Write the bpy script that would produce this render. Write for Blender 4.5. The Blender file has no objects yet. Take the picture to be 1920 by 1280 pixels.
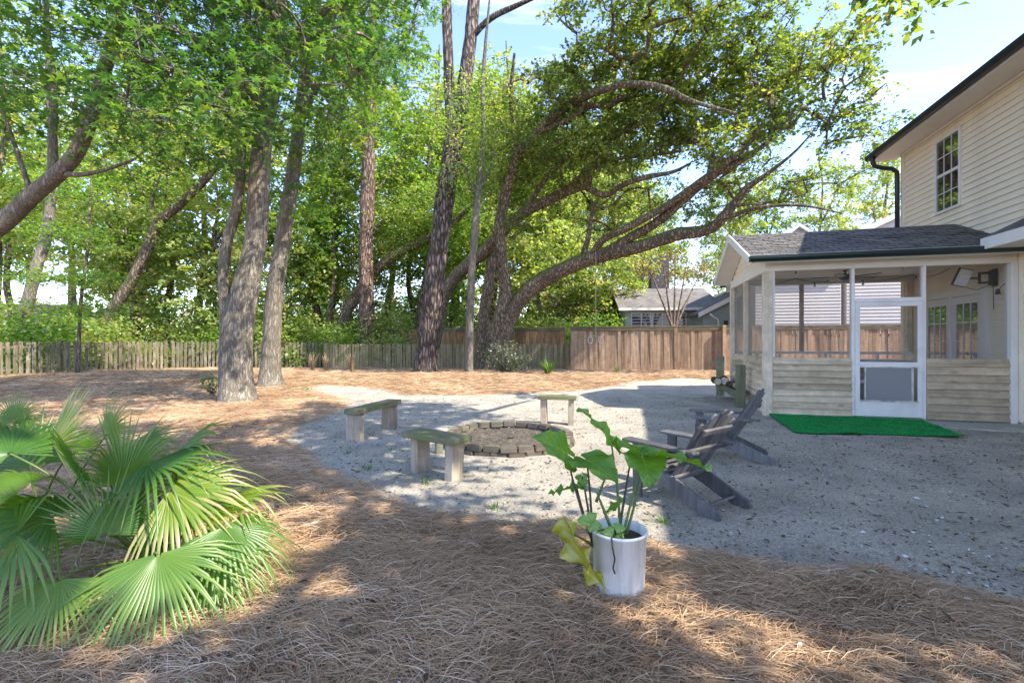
import bpy, bmesh, math, random
import numpy as np
from mathutils import Vector, Matrix
R = math.radians
random.seed(7); RNG = np.random.default_rng(7)
scene = bpy.context.scene
COL = scene.collection

# ------------------------------------------------------------------ camera, sky, sun, exposure
F, H, CX, CY = 853.0, 1.45, 960.0, 640.0          # focal length and principal point in photo pixels, eye height
cam_d = bpy.data.cameras.new('camera'); cam = bpy.data.objects.new('camera', cam_d); COL.objects.link(cam)
cam.location = (0, 0, H); cam.rotation_euler = (R(90), 0, 0)
cam_d.sensor_width = 36; cam_d.lens = 36 * F / 1920; cam_d.clip_end = 3000; cam_d.clip_start = 0.05
scene.camera = cam
SUNV = Vector((0.811, -0.4985, 1.0)).normalized()   # towards the sun, from the shadows of house and porch
SUN_EL = math.asin(SUNV.z); SUN_AZ = math.atan2(SUNV.x, SUNV.y)
world = bpy.data.worlds.new('World'); scene.world = world; world.use_nodes = True
wn = world.node_tree.nodes; wl = world.node_tree.links; wn.clear()
wo = wn.new('ShaderNodeOutputWorld'); bg = wn.new('ShaderNodeBackground'); bg.inputs[1].default_value = 0.15
sky = wn.new('ShaderNodeTexSky'); sky.sky_type = 'NISHITA'; sky.sun_disc = False
sky.sun_elevation = SUN_EL; sky.sun_rotation = SUN_AZ; sky.air_density = 1.0; sky.dust_density = 0.25; sky.ozone_density = 3.0
tc = wn.new('ShaderNodeTexCoord'); sep = wn.new('ShaderNodeSeparateXYZ'); wl.new(tc.outputs['Generated'], sep.inputs[0])
mz = wn.new('ShaderNodeMath'); mz.operation = 'MAXIMUM'; wl.new(sep.outputs['Z'], mz.inputs[0]); mz.inputs[1].default_value = 0.06
dx = wn.new('ShaderNodeMath'); dx.operation = 'DIVIDE'; wl.new(sep.outputs['X'], dx.inputs[0]); wl.new(mz.outputs[0], dx.inputs[1])
dy = wn.new('ShaderNodeMath'); dy.operation = 'DIVIDE'; wl.new(sep.outputs['Y'], dy.inputs[0]); wl.new(mz.outputs[0], dy.inputs[1])
cmb = wn.new('ShaderNodeCombineXYZ'); wl.new(dx.outputs[0], cmb.inputs[0]); wl.new(dy.outputs[0], cmb.inputs[1])
mp = wn.new('ShaderNodeMapping'); wl.new(cmb.outputs[0], mp.inputs[0])
mp.inputs['Rotation'].default_value = (0, 0, R(-12)); mp.inputs['Scale'].default_value = (0.75, 3.0, 1); mp.inputs['Location'].default_value = (3.1, 1.35, 0)
cn = wn.new('ShaderNodeTexNoise'); cn.inputs['Scale'].default_value = 0.9; cn.inputs['Detail'].default_value = 9; cn.inputs['Roughness'].default_value = 0.62
cn.inputs['Distortion'].default_value = 0.5
wl.new(mp.outputs[0], cn.inputs['Vector'])
cr = wn.new('ShaderNodeValToRGB'); cr.color_ramp.elements[0].position = 0.54; cr.color_ramp.elements[1].position = 0.84
wl.new(cn.outputs['Fac'], cr.inputs[0])
cf = wn.new('ShaderNodeMath'); cf.operation = 'MULTIPLY'; cf.inputs[1].default_value = 0.85; wl.new(cr.outputs[0], cf.inputs[0])
mix = wn.new('ShaderNodeMixRGB'); wl.new(cf.outputs[0], mix.inputs[0]); wl.new(sky.outputs[0], mix.inputs[1]); mix.inputs[2].default_value = (4.6, 4.6, 4.4, 1)
tint = wn.new('ShaderNodeMixRGB'); tint.blend_type = 'MULTIPLY'; tint.inputs[0].default_value = 1; tint.inputs[2].default_value = (.81,.745,.82,1); wl.new(mix.outputs[0], tint.inputs[1]); wl.new(tint.outputs[0], bg.inputs[0]); wl.new(bg.outputs[0], wo.inputs[0])
sun_d = bpy.data.lights.new('sun', 'SUN'); sun = bpy.data.objects.new('sun', sun_d); COL.objects.link(sun)
sun_d.energy = 2.1; sun_d.angle = R(0.53); sun_d.color = (1.0, 0.92, 0.80)
sun.rotation_euler = (-SUNV).to_track_quat('-Z', 'Y').to_euler(); sun.location = (20, -12, 30)
vs = scene.view_settings
scene.display_settings.display_device = 'sRGB'
vs.view_transform = 'Standard'; vs.look = 'None'; vs.gamma = 1.0; vs.use_curve_mapping = False
vs.exposure = 2.4
cy = scene.cycles
cy.max_bounces = 6; cy.diffuse_bounces = 4; cy.glossy_bounces = 3; cy.transmission_bounces = 4; cy.transparent_max_bounces = 10
cy.caustics_reflective = False; cy.caustics_refractive = False; cy.sample_clamp_indirect = 6

# ------------------------------------------------------------------ helpers
def at(px, py, Y):            # photo pixel on the plane at depth Y
    return Vector(((px - CX) / F * Y, Y, H + (CY - py) / F * Y))
def ground(px, py):           # photo pixel on the flat ground
    Y = F * H / (py - CY); return Vector(((px - CX) / F * Y, Y, 0))

def tag(o, label=None, cat=None, group=None, kind=None):
    if label: o['label'] = label
    if cat: o['category'] = cat
    if group: o['group'] = group
    if kind: o['kind'] = kind
    return o
def empty(name, loc=(0, 0, 0), rz=0, label=None, cat=None, group=None):
    o = bpy.data.objects.new(name, None); COL.objects.link(o); o.location = loc; o.rotation_euler = (0, 0, rz); o.empty_display_size = 0.2
    return tag(o, label, cat, group)
def link(name, me, mat=None, parent=None, loc=None, rot=None, scale=None):
    o = bpy.data.objects.new(name, me); COL.objects.link(o)
    if mat is not None and not me.materials: me.materials.append(mat)
    if parent: o.parent = parent
    if loc is not None: o.location = loc
    if rot is not None: o.rotation_euler = rot
    if scale is not None: o.scale = scale
    return o
def np_mesh(name, V, faces, attr=None, smooth=False):
    """V (n,3); faces: list of (m,k) int arrays; attr: dict name -> per-vertex float array"""
    me = bpy.data.meshes.new(name); V = np.asarray(V, dtype=np.float32)
    me.vertices.add(len(V)); me.vertices.foreach_set('co', V.ravel())
    faces = [np.asarray(f, dtype=np.int32) for f in faces if len(f)]
    nl = sum(f.size for f in faces); npoly = sum(len(f) for f in faces)
    me.loops.add(nl); me.polygons.add(npoly)
    me.loops.foreach_set('vertex_index', np.concatenate([f.ravel() for f in faces]))
    starts = []; k0 = 0
    for f in faces:
        starts.append(k0 + np.arange(len(f), dtype=np.int32) * f.shape[1]); k0 += f.size
    me.polygons.foreach_set('loop_start', np.concatenate(starts))
    if smooth: me.polygons.foreach_set('use_smooth', np.ones(npoly, dtype=bool))
    me.update(calc_edges=True)
    if attr:
        for k, a in attr.items():
            at_ = me.attributes.new(k, 'FLOAT', 'POINT'); at_.data.foreach_set('value', np.asarray(a, dtype=np.float32))
    return me
class MB:
    """collects boxes, prisms and tubes into one mesh"""
    def __init__(s): s.v = []; s.f = []
    def add(s, vs_, fs_):
        b = len(s.v); s.v += [tuple(v) for v in vs_]; s.f += [tuple(b + i for i in f) for f in fs_]; return s
    def box(s, x0, x1, y0, y1, z0, z1):
        return s.add([(x0,y0,z0),(x1,y0,z0),(x1,y1,z0),(x0,y1,z0),(x0,y0,z1),(x1,y0,z1),(x1,y1,z1),(x0,y1,z1)],
                     [(0,3,2,1),(4,5,6,7),(0,1,5,4),(1,2,6,5),(2,3,7,6),(3,0,4,7)])
    def bar(s, a, b, w, h, up=(0,0,1)):
        a = Vector(a); b = Vector(b); d = (b - a).normalized(); up = Vector(up)
        if abs(d.dot(up)) > .98: up = Vector((0,1,0))
        x = d.cross(up).normalized() * w / 2; y = x.cross(d).normalized() * h / 2
        return s.add([a-x-y, a+x-y, a+x+y, a-x+y, b-x-y, b+x-y, b+x+y, b-x+y],
                     [(0,1,2,3),(7,6,5,4),(0,4,5,1),(1,5,6,2),(2,6,7,3),(3,7,4,0)])
    def prism(s, poly, axis, a, b):
        """poly: list of 2-D points; axis 0/1/2 the extrusion axis, from a to b"""
        def P(p, t):
            q = list(p); q.insert(axis, t); return tuple(q)
        n = len(poly); vs_ = [P(p, a) for p in poly] + [P(p, b) for p in poly]
        fs_ = [tuple(range(n)), tuple(range(2*n-1, n-1, -1))] + [(i, i+n, (i+1) % n + n, (i+1) % n) for i in range(n)]
        return s.add(vs_, fs_)
    def tube(s, pts, r, k=8, cap=True):
        pts = [Vector(p) for p in pts]; n = len(pts); rs = r if hasattr(r, '__len__') else [r] * n
        base = len(s.v); ref = None
        for i, p in enumerate(pts):
            d = (pts[min(i+1, n-1)] - pts[max(i-1, 0)]).normalized()
            if ref is None: ref = Vector((0,0,1)) if abs(d.z) < .9 else Vector((1,0,0))
            x = (ref - d * ref.dot(d)).normalized(); y = d.cross(x); ref = x
            for j in range(k):
                a = 2 * math.pi * j / k; s.v.append(tuple(p + (x * math.cos(a) + y * math.sin(a)) * rs[i]))
        for i in range(n-1):
            for j in range(k):
                s.f.append((base+i*k+j, base+i*k+(j+1) % k, base+(i+1)*k+(j+1) % k, base+(i+1)*k+j))
        if cap:
            s.f.append(tuple(base+j for j in reversed(range(k)))); s.f.append(tuple(base+(n-1)*k+j for j in range(k)))
        return s
    def lathe(s, prof, k=24, c=(0,0,0)):
        base = len(s.v); n = len(prof)
        for r, z in prof:
            for j in range(k):
                a = 2*math.pi*j/k; s.v.append((c[0]+r*math.cos(a), c[1]+r*math.sin(a), c[2]+z))
        for i in range(n-1):
            for j in range(k):
                s.f.append((base+i*k+j, base+i*k+(j+1)%k, base+(i+1)*k+(j+1)%k, base+(i+1)*k+j))
        return s
    def mesh(s, name, bevel=0, smooth=False, seg=1):
        me = bpy.data.meshes.new(name); me.from_pydata(s.v, [], s.f)
        bm = bmesh.new(); bm.from_mesh(me); bmesh.ops.recalc_face_normals(bm, faces=bm.faces)
        if bevel: bmesh.ops.bevel(bm, geom=list(bm.edges), offset=bevel, segments=seg, affect='EDGES', clamp_overlap=True)
        if smooth:
            for f in bm.faces: f.smooth = True
        bm.to_mesh(me); bm.free(); return me
    def build(s, name, mat, parent=None, bevel=0, smooth=False, loc=None, rot=None, seg=1):
        return link(name, s.mesh(name, bevel, smooth, seg), mat, parent, loc, rot)
def copy_tree(o, parent=None):
    c = o.copy(); COL.objects.link(c); c.parent = parent
    for ch in o.children: copy_tree(ch, c)
    return c

# ------------------------------------------------------------------ materials
def newmat(name):
    m = bpy.data.materials.new(name); m.use_nodes = True; nt = m.node_tree; nt.nodes.clear()
    out = nt.nodes.new('ShaderNodeOutputMaterial'); return m, nt, out
def N(nt, t, **kw):
    n = nt.nodes.new(t)
    for k, v in kw.items():
        if k in n.inputs: n.inputs[k].default_value = v
        else: setattr(n, k, v)
    return n
def ramp(nt, src, stops):
    r = nt.nodes.new('ShaderNodeValToRGB'); els = r.color_ramp.elements
    while len(els) < len(stops): els.new(0.5)
    for e, (p, c) in zip(els, stops): e.position = p; e.color = (*c, 1) if len(c) == 3 else c
    nt.links.new(src, r.inputs[0]); return r.outputs[0]
def mixc(nt, fac, a, b, mode='MIX'):
    m = nt.nodes.new('ShaderNodeMixRGB'); m.blend_type = mode
    for i, v in ((0, fac), (1, a), (2, b)):
        if hasattr(v, 'links') or isinstance(v, bpy.types.NodeSocket): nt.links.new(v, m.inputs[i])
        elif i == 0: m.inputs[0].default_value = v
        else: m.inputs[i].default_value = (*v, 1)
    return m.outputs[0]
def coords(nt, scale=(1,1,1), kind='Object', offset_random=False):
    t = nt.nodes.new('ShaderNodeTexCoord'); m = nt.nodes.new('ShaderNodeMapping'); m.inputs['Scale'].default_value = scale
    nt.links.new(t.outputs[kind], m.inputs[0])
    if offset_random:
        oi = nt.nodes.new('ShaderNodeObjectInfo'); mu = N(nt, 'ShaderNodeMath', operation='MULTIPLY'); mu.inputs[1].default_value = 37.0
        nt.links.new(oi.outputs['Random'], mu.inputs[0]); nt.links.new(mu.outputs[0], m.inputs['Location'])
    return m.outputs[0]
def noise(nt, vec, scale, detail=5, rough=.55, dist=0):
    n = N(nt, 'ShaderNodeTexNoise', Scale=scale, Detail=detail, Roughness=rough, Distortion=dist); nt.links.new(vec, n.inputs['Vector']); return n.outputs['Fac']
def bump(nt, h, strength, dist=.01, normal=None):
    b = N(nt, 'ShaderNodeBump', Strength=strength, Distance=dist); nt.links.new(h, b.inputs['Height'])
    if normal is not None: nt.links.new(normal, b.inputs['Normal'])
    return b.outputs[0]
def prin(nt, out, col, rough=.7, normal=None, spec=.3, metallic=0):
    p = nt.nodes.new('ShaderNodeBsdfPrincipled')
    if isinstance(col, bpy.types.NodeSocket): nt.links.new(col, p.inputs['Base Color'])
    else: p.inputs['Base Color'].default_value = (*col, 1)
    if isinstance(rough, bpy.types.NodeSocket): nt.links.new(rough, p.inputs['Roughness'])
    else: p.inputs['Roughness'].default_value = rough
    p.inputs['Specular IOR Level'].default_value = spec; p.inputs['Metallic'].default_value = metallic
    if normal is not None: nt.links.new(normal, p.inputs['Normal'])
    nt.links.new(p.outputs[0], out.inputs[0]); return p
def m_plain(name, col, rough=.6, var=.15, scale=6, bmp=.1, spec=.3, dirt=None, dirt_amt=.5, metallic=0):
    m, nt, out = newmat(name); v = coords(nt)
    n = noise(nt, v, scale, 6)
    c = ramp(nt, n, [(.25, tuple(x*(1-var) for x in col)), (.75, tuple(min(1, x*(1+var)) for x in col))])
    if dirt:
        d = noise(nt, v, scale*.35, 7, .7); dm = ramp(nt, d, [(.48, (0,0,0)), (.72, (dirt_amt,)*3)]); c = mixc(nt, dm, c, dirt)
    prin(nt, out, c, rough, bump(nt, noise(nt, v, scale*6, 4), bmp, .004), spec, metallic); return m
def m_wood(name, cols, axis=2, grain=18, rough=.8, algae=None, alg_amt=.6, knots=False, bmp=.35, alg_pos=(.5,.7)):
    """cols: dark, mid, light; grain runs along the object's axis"""
    m, nt, out = newmat(name); sc = [grain]*3; sc[axis] = grain*.06
    v = coords(nt, tuple(sc), 'Object', True); n = noise(nt, v, 1, 7, .65, .6)
    c = ramp(nt, n, [(.3, cols[0]), (.5, cols[1]), (.7, cols[2])])
    oi = nt.nodes.new('ShaderNodeObjectInfo')
    tint = ramp(nt, oi.outputs['Random'], [(0, (.66,.64,.62)), (.5, (.92,.90,.88)), (1, (1.1,1.1,1.1))]); c = mixc(nt, 1.0, c, tint, 'MULTIPLY')
    v2 = coords(nt, (1,1,1), 'Object', True)
    blot = ramp(nt, noise(nt, v2, 3.5, 6, .7), [(.35, (.72,.72,.72)), (.65, (1.08,1.08,1.08))]); c = mixc(nt, 1.0, c, blot, 'MULTIPLY')
    if knots:
        ks = [9]*3; ks[axis] = 3.2
        vk = coords(nt, tuple(ks), 'Object', True); vo = N(nt, 'ShaderNodeTexVoronoi', Scale=.55); nt.links.new(vk, vo.inputs['Vector'])
        km = ramp(nt, vo.outputs['Distance'], [(.06, (.8,.8,.8)), (.17, (0,0,0))]); c = mixc(nt, km, c, tuple(x*.45 for x in cols[0]))
    if algae:
        am = ramp(nt, noise(nt, v2, 2.2, 7, .7), [(alg_pos[0], (0,0,0)), (alg_pos[1], (alg_amt,)*3)]); c = mixc(nt, am, c, algae)
    prin(nt, out, c, rough, bump(nt, n, bmp, .004), .2); return m
def m_bark(name, dark, light, scale=7, stretch=.22, strength=1.0, moss=None, lichen=None, dist=.05):
    """cracked plates, longer along the trunk than across"""
    m, nt, out = newmat(name); v = coords(nt, (1, 1, stretch))
    nz = N(nt, 'ShaderNodeTexNoise', Scale=scale*.7, Detail=6, Roughness=.7); nt.links.new(v, nz.inputs['Vector'])
    w = N(nt, 'ShaderNodeVectorMath', operation='MULTIPLY_ADD'); nt.links.new(nz.outputs['Color'], w.inputs[0]); w.inputs[1].default_value = (.16,.16,.16); nt.links.new(v, w.inputs[2])
    vo = N(nt, 'ShaderNodeTexVoronoi', Scale=scale, feature='DISTANCE_TO_EDGE'); nt.links.new(w.outputs[0], vo.inputs['Vector'])
    v3 = coords(nt, (1,1,.55)); fine = noise(nt, v3, scale*4, 8, .72); big = noise(nt, v3, .9, 6, .65); mid_ = noise(nt, v3, 5, 6, .65)
    crack = ramp(nt, vo.outputs['Distance'], [(.02, (0,0,0)), (.22, (1,1,1))])
    c = ramp(nt, fine, [(.25, tuple(x*.62 for x in light)), (.75, tuple(x*1.12 for x in light))]); c = mixc(nt, crack, dark, c)
    c = mixc(nt, 1.0, c, ramp(nt, mid_, [(.3, (.78,.78,.78)), (.7, (1.12,1.12,1.12))]), 'MULTIPLY')
    c = mixc(nt, 1.0, c, ramp(nt, big, [(.3, (.66,.67,.68)), (.7, (1.15,1.14,1.12))]), 'MULTIPLY')
    if moss:
        geo = nt.nodes.new('ShaderNodeNewGeometry'); sp = nt.nodes.new('ShaderNodeSeparateXYZ'); nt.links.new(geo.outputs['Normal'], sp.inputs[0])
        ad = N(nt, 'ShaderNodeMath', operation='ADD'); nt.links.new(sp.outputs['Z'], ad.inputs[0]); nt.links.new(noise(nt, v3, 3, 6, .7), ad.inputs[1])
        c = mixc(nt, ramp(nt, ad.outputs[0], [(.55, (0,0,0)), (1.0, (.75,)*3)]), c, moss)
    if lichen:
        c = mixc(nt, ramp(nt, noise(nt, v3, 2.6, 7, .7), [(.54, (0,0,0)), (.66, (.45,)*3)]), c, lichen)
    hh = N(nt, 'ShaderNodeMath', operation='MULTIPLY_ADD'); nt.links.new(fine, hh.inputs[0]); hh.inputs[1].default_value = .35; nt.links.new(crack, hh.inputs[2])
    prin(nt, out, c, .92, bump(nt, hh.outputs[0], strength, dist), .12); return m
def m_leaf(name, stops, trans=.45, tcol=1.6, gloss=.045, grough=.4, yellow=(1.25,1.1,.5)):
    """stops: ramp over the per-leaf value v"""
    m, nt, out = newmat(name); a = N(nt, 'ShaderNodeAttribute', attribute_name='v')
    c = ramp(nt, a.outputs['Fac'], stops)
    t = mixc(nt, 1.0, c, tuple(tcol*x for x in yellow), 'MULTIPLY')
    d = nt.nodes.new('ShaderNodeBsdfDiffuse'); nt.links.new(c, d.inputs[0])
    tr = nt.nodes.new('ShaderNodeBsdfTranslucent'); nt.links.new(t, tr.inputs[0])
    g = N(nt, 'ShaderNodeBsdfGlossy', Roughness=grough); g.inputs[0].default_value = (.9, .95, .9, 1)
    m1 = nt.nodes.new('ShaderNodeMixShader'); m1.inputs[0].default_value = trans; nt.links.new(d.outputs[0], m1.inputs[1]); nt.links.new(tr.outputs[0], m1.inputs[2])
    m2 = nt.nodes.new('ShaderNodeMixShader'); m2.inputs[0].default_value = gloss; nt.links.new(m1.outputs[0], m2.inputs[1]); nt.links.new(g.outputs[0], m2.inputs[2])
    nt.links.new(m2.outputs[0], out.inputs[0]); return m
def m_attr(name, stops, rough=.8):
    m, nt, out = newmat(name); a = N(nt, 'ShaderNodeAttribute', attribute_name='v'); prin(nt, out, ramp(nt, a.outputs['Fac'], stops), rough, None, .2); return m
def m_glass(name, tint=(.03,.04,.04), refl=.3, clear=.0):
    m, nt, out = newmat(name)
    d = nt.nodes.new('ShaderNodeBsdfDiffuse'); d.inputs[0].default_value = (*tint, 1)
    tr = nt.nodes.new('ShaderNodeBsdfTransparent'); a = nt.nodes.new('ShaderNodeMixShader'); a.inputs[0].default_value = clear
    nt.links.new(d.outputs[0], a.inputs[1]); nt.links.new(tr.outputs[0], a.inputs[2])
    g = N(nt, 'ShaderNodeBsdfGlossy', Roughness=.02); b = nt.nodes.new('ShaderNodeMixShader'); b.inputs[0].default_value = refl
    nt.links.new(a.outputs[0], b.inputs[1]); nt.links.new(g.outputs[0], b.inputs[2]); nt.links.new(b.outputs[0], out.inputs[0]); return m
def m_screen(name, col=(.10,.10,.10), cover=.28):
    m, nt, out = newmat(name)
    d = nt.nodes.new('ShaderNodeBsdfDiffuse'); d.inputs[0].default_value = (*col, 1); tr = nt.nodes.new('ShaderNodeBsdfTransparent')
    a = nt.nodes.new('ShaderNodeMixShader'); a.inputs[0].default_value = cover
    nt.links.new(tr.outputs[0], a.inputs[1]); nt.links.new(d.outputs[0], a.inputs[2]); nt.links.new(a.outputs[0], out.inputs[0]); return m
def m_shingle(name, cols, scale=1.0):
    m, nt, out = newmat(name); v = coords(nt)
    br = N(nt, 'ShaderNodeTexBrick', Scale=scale); br.inputs['Color1'].default_value = (*cols[0],1); br.inputs['Color2'].default_value = (*cols[1],1); br.inputs['Mortar'].default_value = (*[x*.35 for x in cols[0]],1)
    br.inputs['Mortar Size'].default_value = .012; br.inputs['Brick Width'].default_value = .3; br.inputs['Row Height'].default_value = .14
    nt.links.new(v, br.inputs['Vector'])
    c = mixc(nt, 1.0, br.outputs['Color'], ramp(nt, noise(nt, v, 2.2, 8, .7), [(.3, (.6,.6,.6)), (.7, (1.25,1.22,1.18))]), 'MULTIPLY')
    prin(nt, out, c, .92, bump(nt, noise(nt, v, 60, 4), .5, .01), .15); return m

M = {}
M['siding'] = m_plain('vinyl_siding', (.80,.71,.56), .55, .06, 3, .05, .3, (.35,.32,.27), .18)
M['trim'] = m_plain('white_trim', (.72,.71,.69), .5, .05, 3, .05, .35, (.4,.38,.34), .2)
M['white_metal'] = m_plain('white_metal', (.80,.79,.79), .4, .04, 4, .04, .4, (.34,.30,.26), .28)
M['soffit'] = m_plain('soffit', (.74,.69,.61), .55, .05, 3, .04)
M['gutter'] = m_plain('dark_gutter', (.018,.024,.032), .35, .2, 4, .05, .5)
M['gutter_green'] = m_plain('dark_green_gutter', (.006,.020,.016), .35, .2, 4, .05, .5)
M['shingle'] = m_shingle('roof_shingle', ((.13,.125,.12), (.19,.18,.17)))
M['shingle_far'] = m_shingle('roof_shingle_far', ((.18,.17,.165), (.25,.235,.22)))
M['shingle_red'] = m_shingle('roof_shingle_red', ((.22,.13,.10), (.29,.18,.14)))
M['plank'] = m_wood('porch_plank', ((.48,.39,.27), (.67,.56,.41), (.76,.65,.50)), 0, 14, .75, (.30,.30,.17), .25, True)
M['plank_y'] = m_wood('porch_plank_side', ((.46,.35,.24), (.64,.52,.38), (.74,.62,.47)), 1, 14, .75, (.24,.24,.14), .3, True)
M['post'] = m_wood('porch_post', ((.50,.42,.31), (.66,.57,.44), (.74,.65,.52)), 2, 14, .75, (.3,.3,.2), .3)
M['fence'] = m_wood('tall_fence_board', ((.24,.155,.095), (.41,.28,.18), (.51,.37,.25)), 2, 14, .85)
M['fence_far'] = m_wood('far_fence_board', ((.25,.14,.06), (.38,.23,.11), (.46,.30,.15)), 2, 14, .85)
M['picket'] = m_wood('old_picket', ((.13,.10,.075), (.26,.215,.165), (.36,.31,.25)), 2, 16, .9, (.09,.12,.03), .75, False, .5, (.44,.66))
M['picket_low'] = m_wood('mossy_picket', ((.17,.13,.07), (.31,.25,.15), (.40,.34,.22)), 2, 16, .9, (.15,.17,.04), .75, False, .5, (.46,.68))
M['rail'] = m_wood('fence_rail', ((.13,.10,.06), (.24,.19,.12), (.32,.27,.19)), 0, 14, .9, (.10,.12,.04), .5)
M['bench_top'] = m_wood('bench_plank', ((.11,.10,.06), (.22,.19,.12), (.31,.27,.19)), 0, 16, .85, (.12,.16,.06), .8, False, .5, (.40,.60))
M['bench_leg'] = m_wood('bench_leg', ((.24,.19,.135), (.42,.345,.26), (.54,.46,.36)), 2, 16, .85, (.26,.25,.18), .3, False, .5)
M['green_post'] = m_wood('treated_post', ((.15,.16,.10), (.24,.25,.16), (.31,.31,.21)), 2, 14, .85, (.15,.18,.1), .5)
M['log'] = m_bark('log_bark', (.06,.045,.03), (.22,.18,.13), 12, .4, .8)
M['chair'] = m_wood('chair_slat', ((.085,.085,.09), (.13,.13,.135), (.175,.175,.175)), 2, 22, .62, None, 0, False, .25)
M['brick'] = m_wood('ring_block', ((.08,.066,.05), (.17,.145,.115), (.27,.235,.19)), 0, 9, .9, (.10,.11,.06), .5, False, .7)
m, nt, out = newmat('white_bucket'); v = coords(nt); vst = coords(nt, (14, 14, 1.2)); sp_ = nt.nodes.new('ShaderNodeSeparateXYZ'); nt.links.new(v, sp_.inputs[0])
c = ramp(nt, noise(nt, vst, 1.6, 6, .65), [(.35, (.60,.58,.54)), (.6, (.80,.78,.75))])
gr = N(nt, 'ShaderNodeMath', operation='MULTIPLY_ADD'); nt.links.new(noise(nt, v, 28, 6, .7), gr.inputs[0]); gr.inputs[1].default_value = .16; nt.links.new(sp_.outputs['Z'], gr.inputs[2])
c = mixc(nt, ramp(nt, gr.outputs[0], [(.07, (.75,)*3), (.15, (0,0,0))]), c, (.22,.18,.14))          # grime splashed up from the ground
c = mixc(nt, ramp(nt, noise(nt, v, 45, 5, .7), [(.62, (0,0,0)), (.70, (.5,)*3)]), c, (.40,.37,.33))
prin(nt, out, c, .5, bump(nt, noise(nt, vst, 3, 5), .15, .004), .3); M['bucket'] = m
M['soil'] = m_plain('soil', (.06,.045,.03), .95, .4, 20, .6)
M['black'] = m_plain('black_metal', (.012,.012,.013), .4, .2, 5, .05, .4)
M['fan'] = m_plain('fan_paint', (.035,.05,.042), .4, .2, 5, .05, .4)
M['bulb'] = m_plain('bulb_glass', (.75,.75,.72), .15, .05, 5, 0, .5)
M['panel_shiny'] = m_plain('heater_reflector', (.85,.86,.86), .3, .08, 14, .3, .5, None, 0, .15)
M['glass'] = m_glass('window_glass', (.02,.025,.025), .42)
M['glass_door'] = m_glass('door_glass', (.05,.06,.055), .55)
M['screen'] = m_screen('insect_screen', (.16,.16,.155), .13)
M['screen_side'] = m_screen('insect_screen_sunlit', (.30,.28,.25), .36)  # same mesh, sunlit whitening and grazing-angle opacity put into colour and cover
M['pet_panel'] = m_glass('pet_door_panel', (.30,.31,.34), .06, .25)
M['turf'] = None
M['rope'] = m_plain('rope', (.36,.33,.20), .9, .2, 30, .3)
M['ring'] = m_plain('swing_ring', (.55,.54,.50), .6, .1, 10, .1)
M['concrete'] = m_plain('concrete', (.42,.41,.37), .9, .12, 5, .4, .2, (.20,.19,.15), .6)
M['teal_siding'] = m_plain('teal_siding', (.30,.35,.35), .6, .07, 3, .05)
M['white_siding'] = m_plain('white_siding', (.55,.51,.475), .6, .05, 3, .05)
M['grey_siding'] = m_plain('grey_siding', (.42,.43,.42), .6, .05, 3, .05)
M['chimney'] = m_plain('dark_chimney', (.07,.075,.085), .8, .15, 3, .2)
M['dark_inside'] = m_plain('dark_interior', (.05,.05,.048), .9, .1, 3, 0)
M['floor'] = m_plain('porch_floor', (.33,.32,.30), .8, .1, 4, .1)
M['bark_gum'] = m_bark('sweetgum_bark', (.19,.16,.12), (.38,.335,.265), 18, .16, .7, None, (.36,.34,.27), .03)
M['bark_pine'] = m_bark('pine_bark', (.085,.066,.055), (.36,.285,.235), 9, .2, 1.0, None, None, .06)
M['bark_red'] = m_bark('red_pine_bark', (.13,.085,.065), (.42,.30,.23), 9, .2, 1.0, None, None, .06)
M['bark_oak'] = m_bark('oak_bark', (.15,.115,.08), (.46,.36,.25), 10, .3, .9, (.22,.22,.07), None, .05)
M['bark_far'] = m_bark('woods_bark', (.11,.085,.065), (.35,.28,.21), 8, .25, .8, (.15,.16,.05))
M['bark_bare'] = m_bark('bare_tree_bark', (.20,.15,.115), (.40,.31,.25), 9, .3, .4)
M['leaf_gum'] = m_leaf('sweetgum_leaf', [(0,(.030,.095,.036)), (.45,(.065,.165,.036)), (.8,(.125,.235,.035)), (1,(.23,.28,.04))], .52, 1.9)
M['leaf_oak'] = m_leaf('oak_leaf', [(0,(.060,.12,.034)), (.5,(.145,.225,.05)), (.9,(.26,.33,.065)), (1,(.38,.34,.07))], .52, 1.7, .05, .4)
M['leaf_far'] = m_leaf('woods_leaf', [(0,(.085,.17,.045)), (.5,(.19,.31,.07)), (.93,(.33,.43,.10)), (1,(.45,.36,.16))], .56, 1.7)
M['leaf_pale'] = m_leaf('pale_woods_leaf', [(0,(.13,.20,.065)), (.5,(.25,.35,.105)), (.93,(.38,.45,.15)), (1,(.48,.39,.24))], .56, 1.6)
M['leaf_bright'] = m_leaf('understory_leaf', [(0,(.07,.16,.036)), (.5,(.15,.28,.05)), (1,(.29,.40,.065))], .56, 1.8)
M['leaf_grey'] = m_leaf('shrub_leaf', [(0,(.09,.12,.085)), (.6,(.17,.20,.14)), (1,(.25,.27,.19))], .3, 1.4)
M['leaf_brown'] = m_leaf('dry_leaf', [(0,(.16,.09,.06)), (1,(.34,.20,.13))], .35, 1.2)
M['pine_needle'] = m_leaf('pine_needle', [(0,(.05,.09,.025)), (1,(.13,.17,.05))], .3, 1.4)
M['palm'] = m_leaf('palm_leaf', [(0,(.020,.085,.022)), (.35,(.052,.155,.018)), (.7,(.115,.225,.014)), (.88,(.19,.28,.025)), (.95,(.36,.34,.10)), (1,(.48,.38,.22))], .48, 1.5, .045, .4, (1.2,1.1,.35))
M['petiole'] = m_plain('petiole', (.10,.15,.035), .45, .2, 12, .1)
M['petiole_dark'] = m_plain('dark_petiole', (.045,.05,.03), .4, .3, 12, .1)
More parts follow.
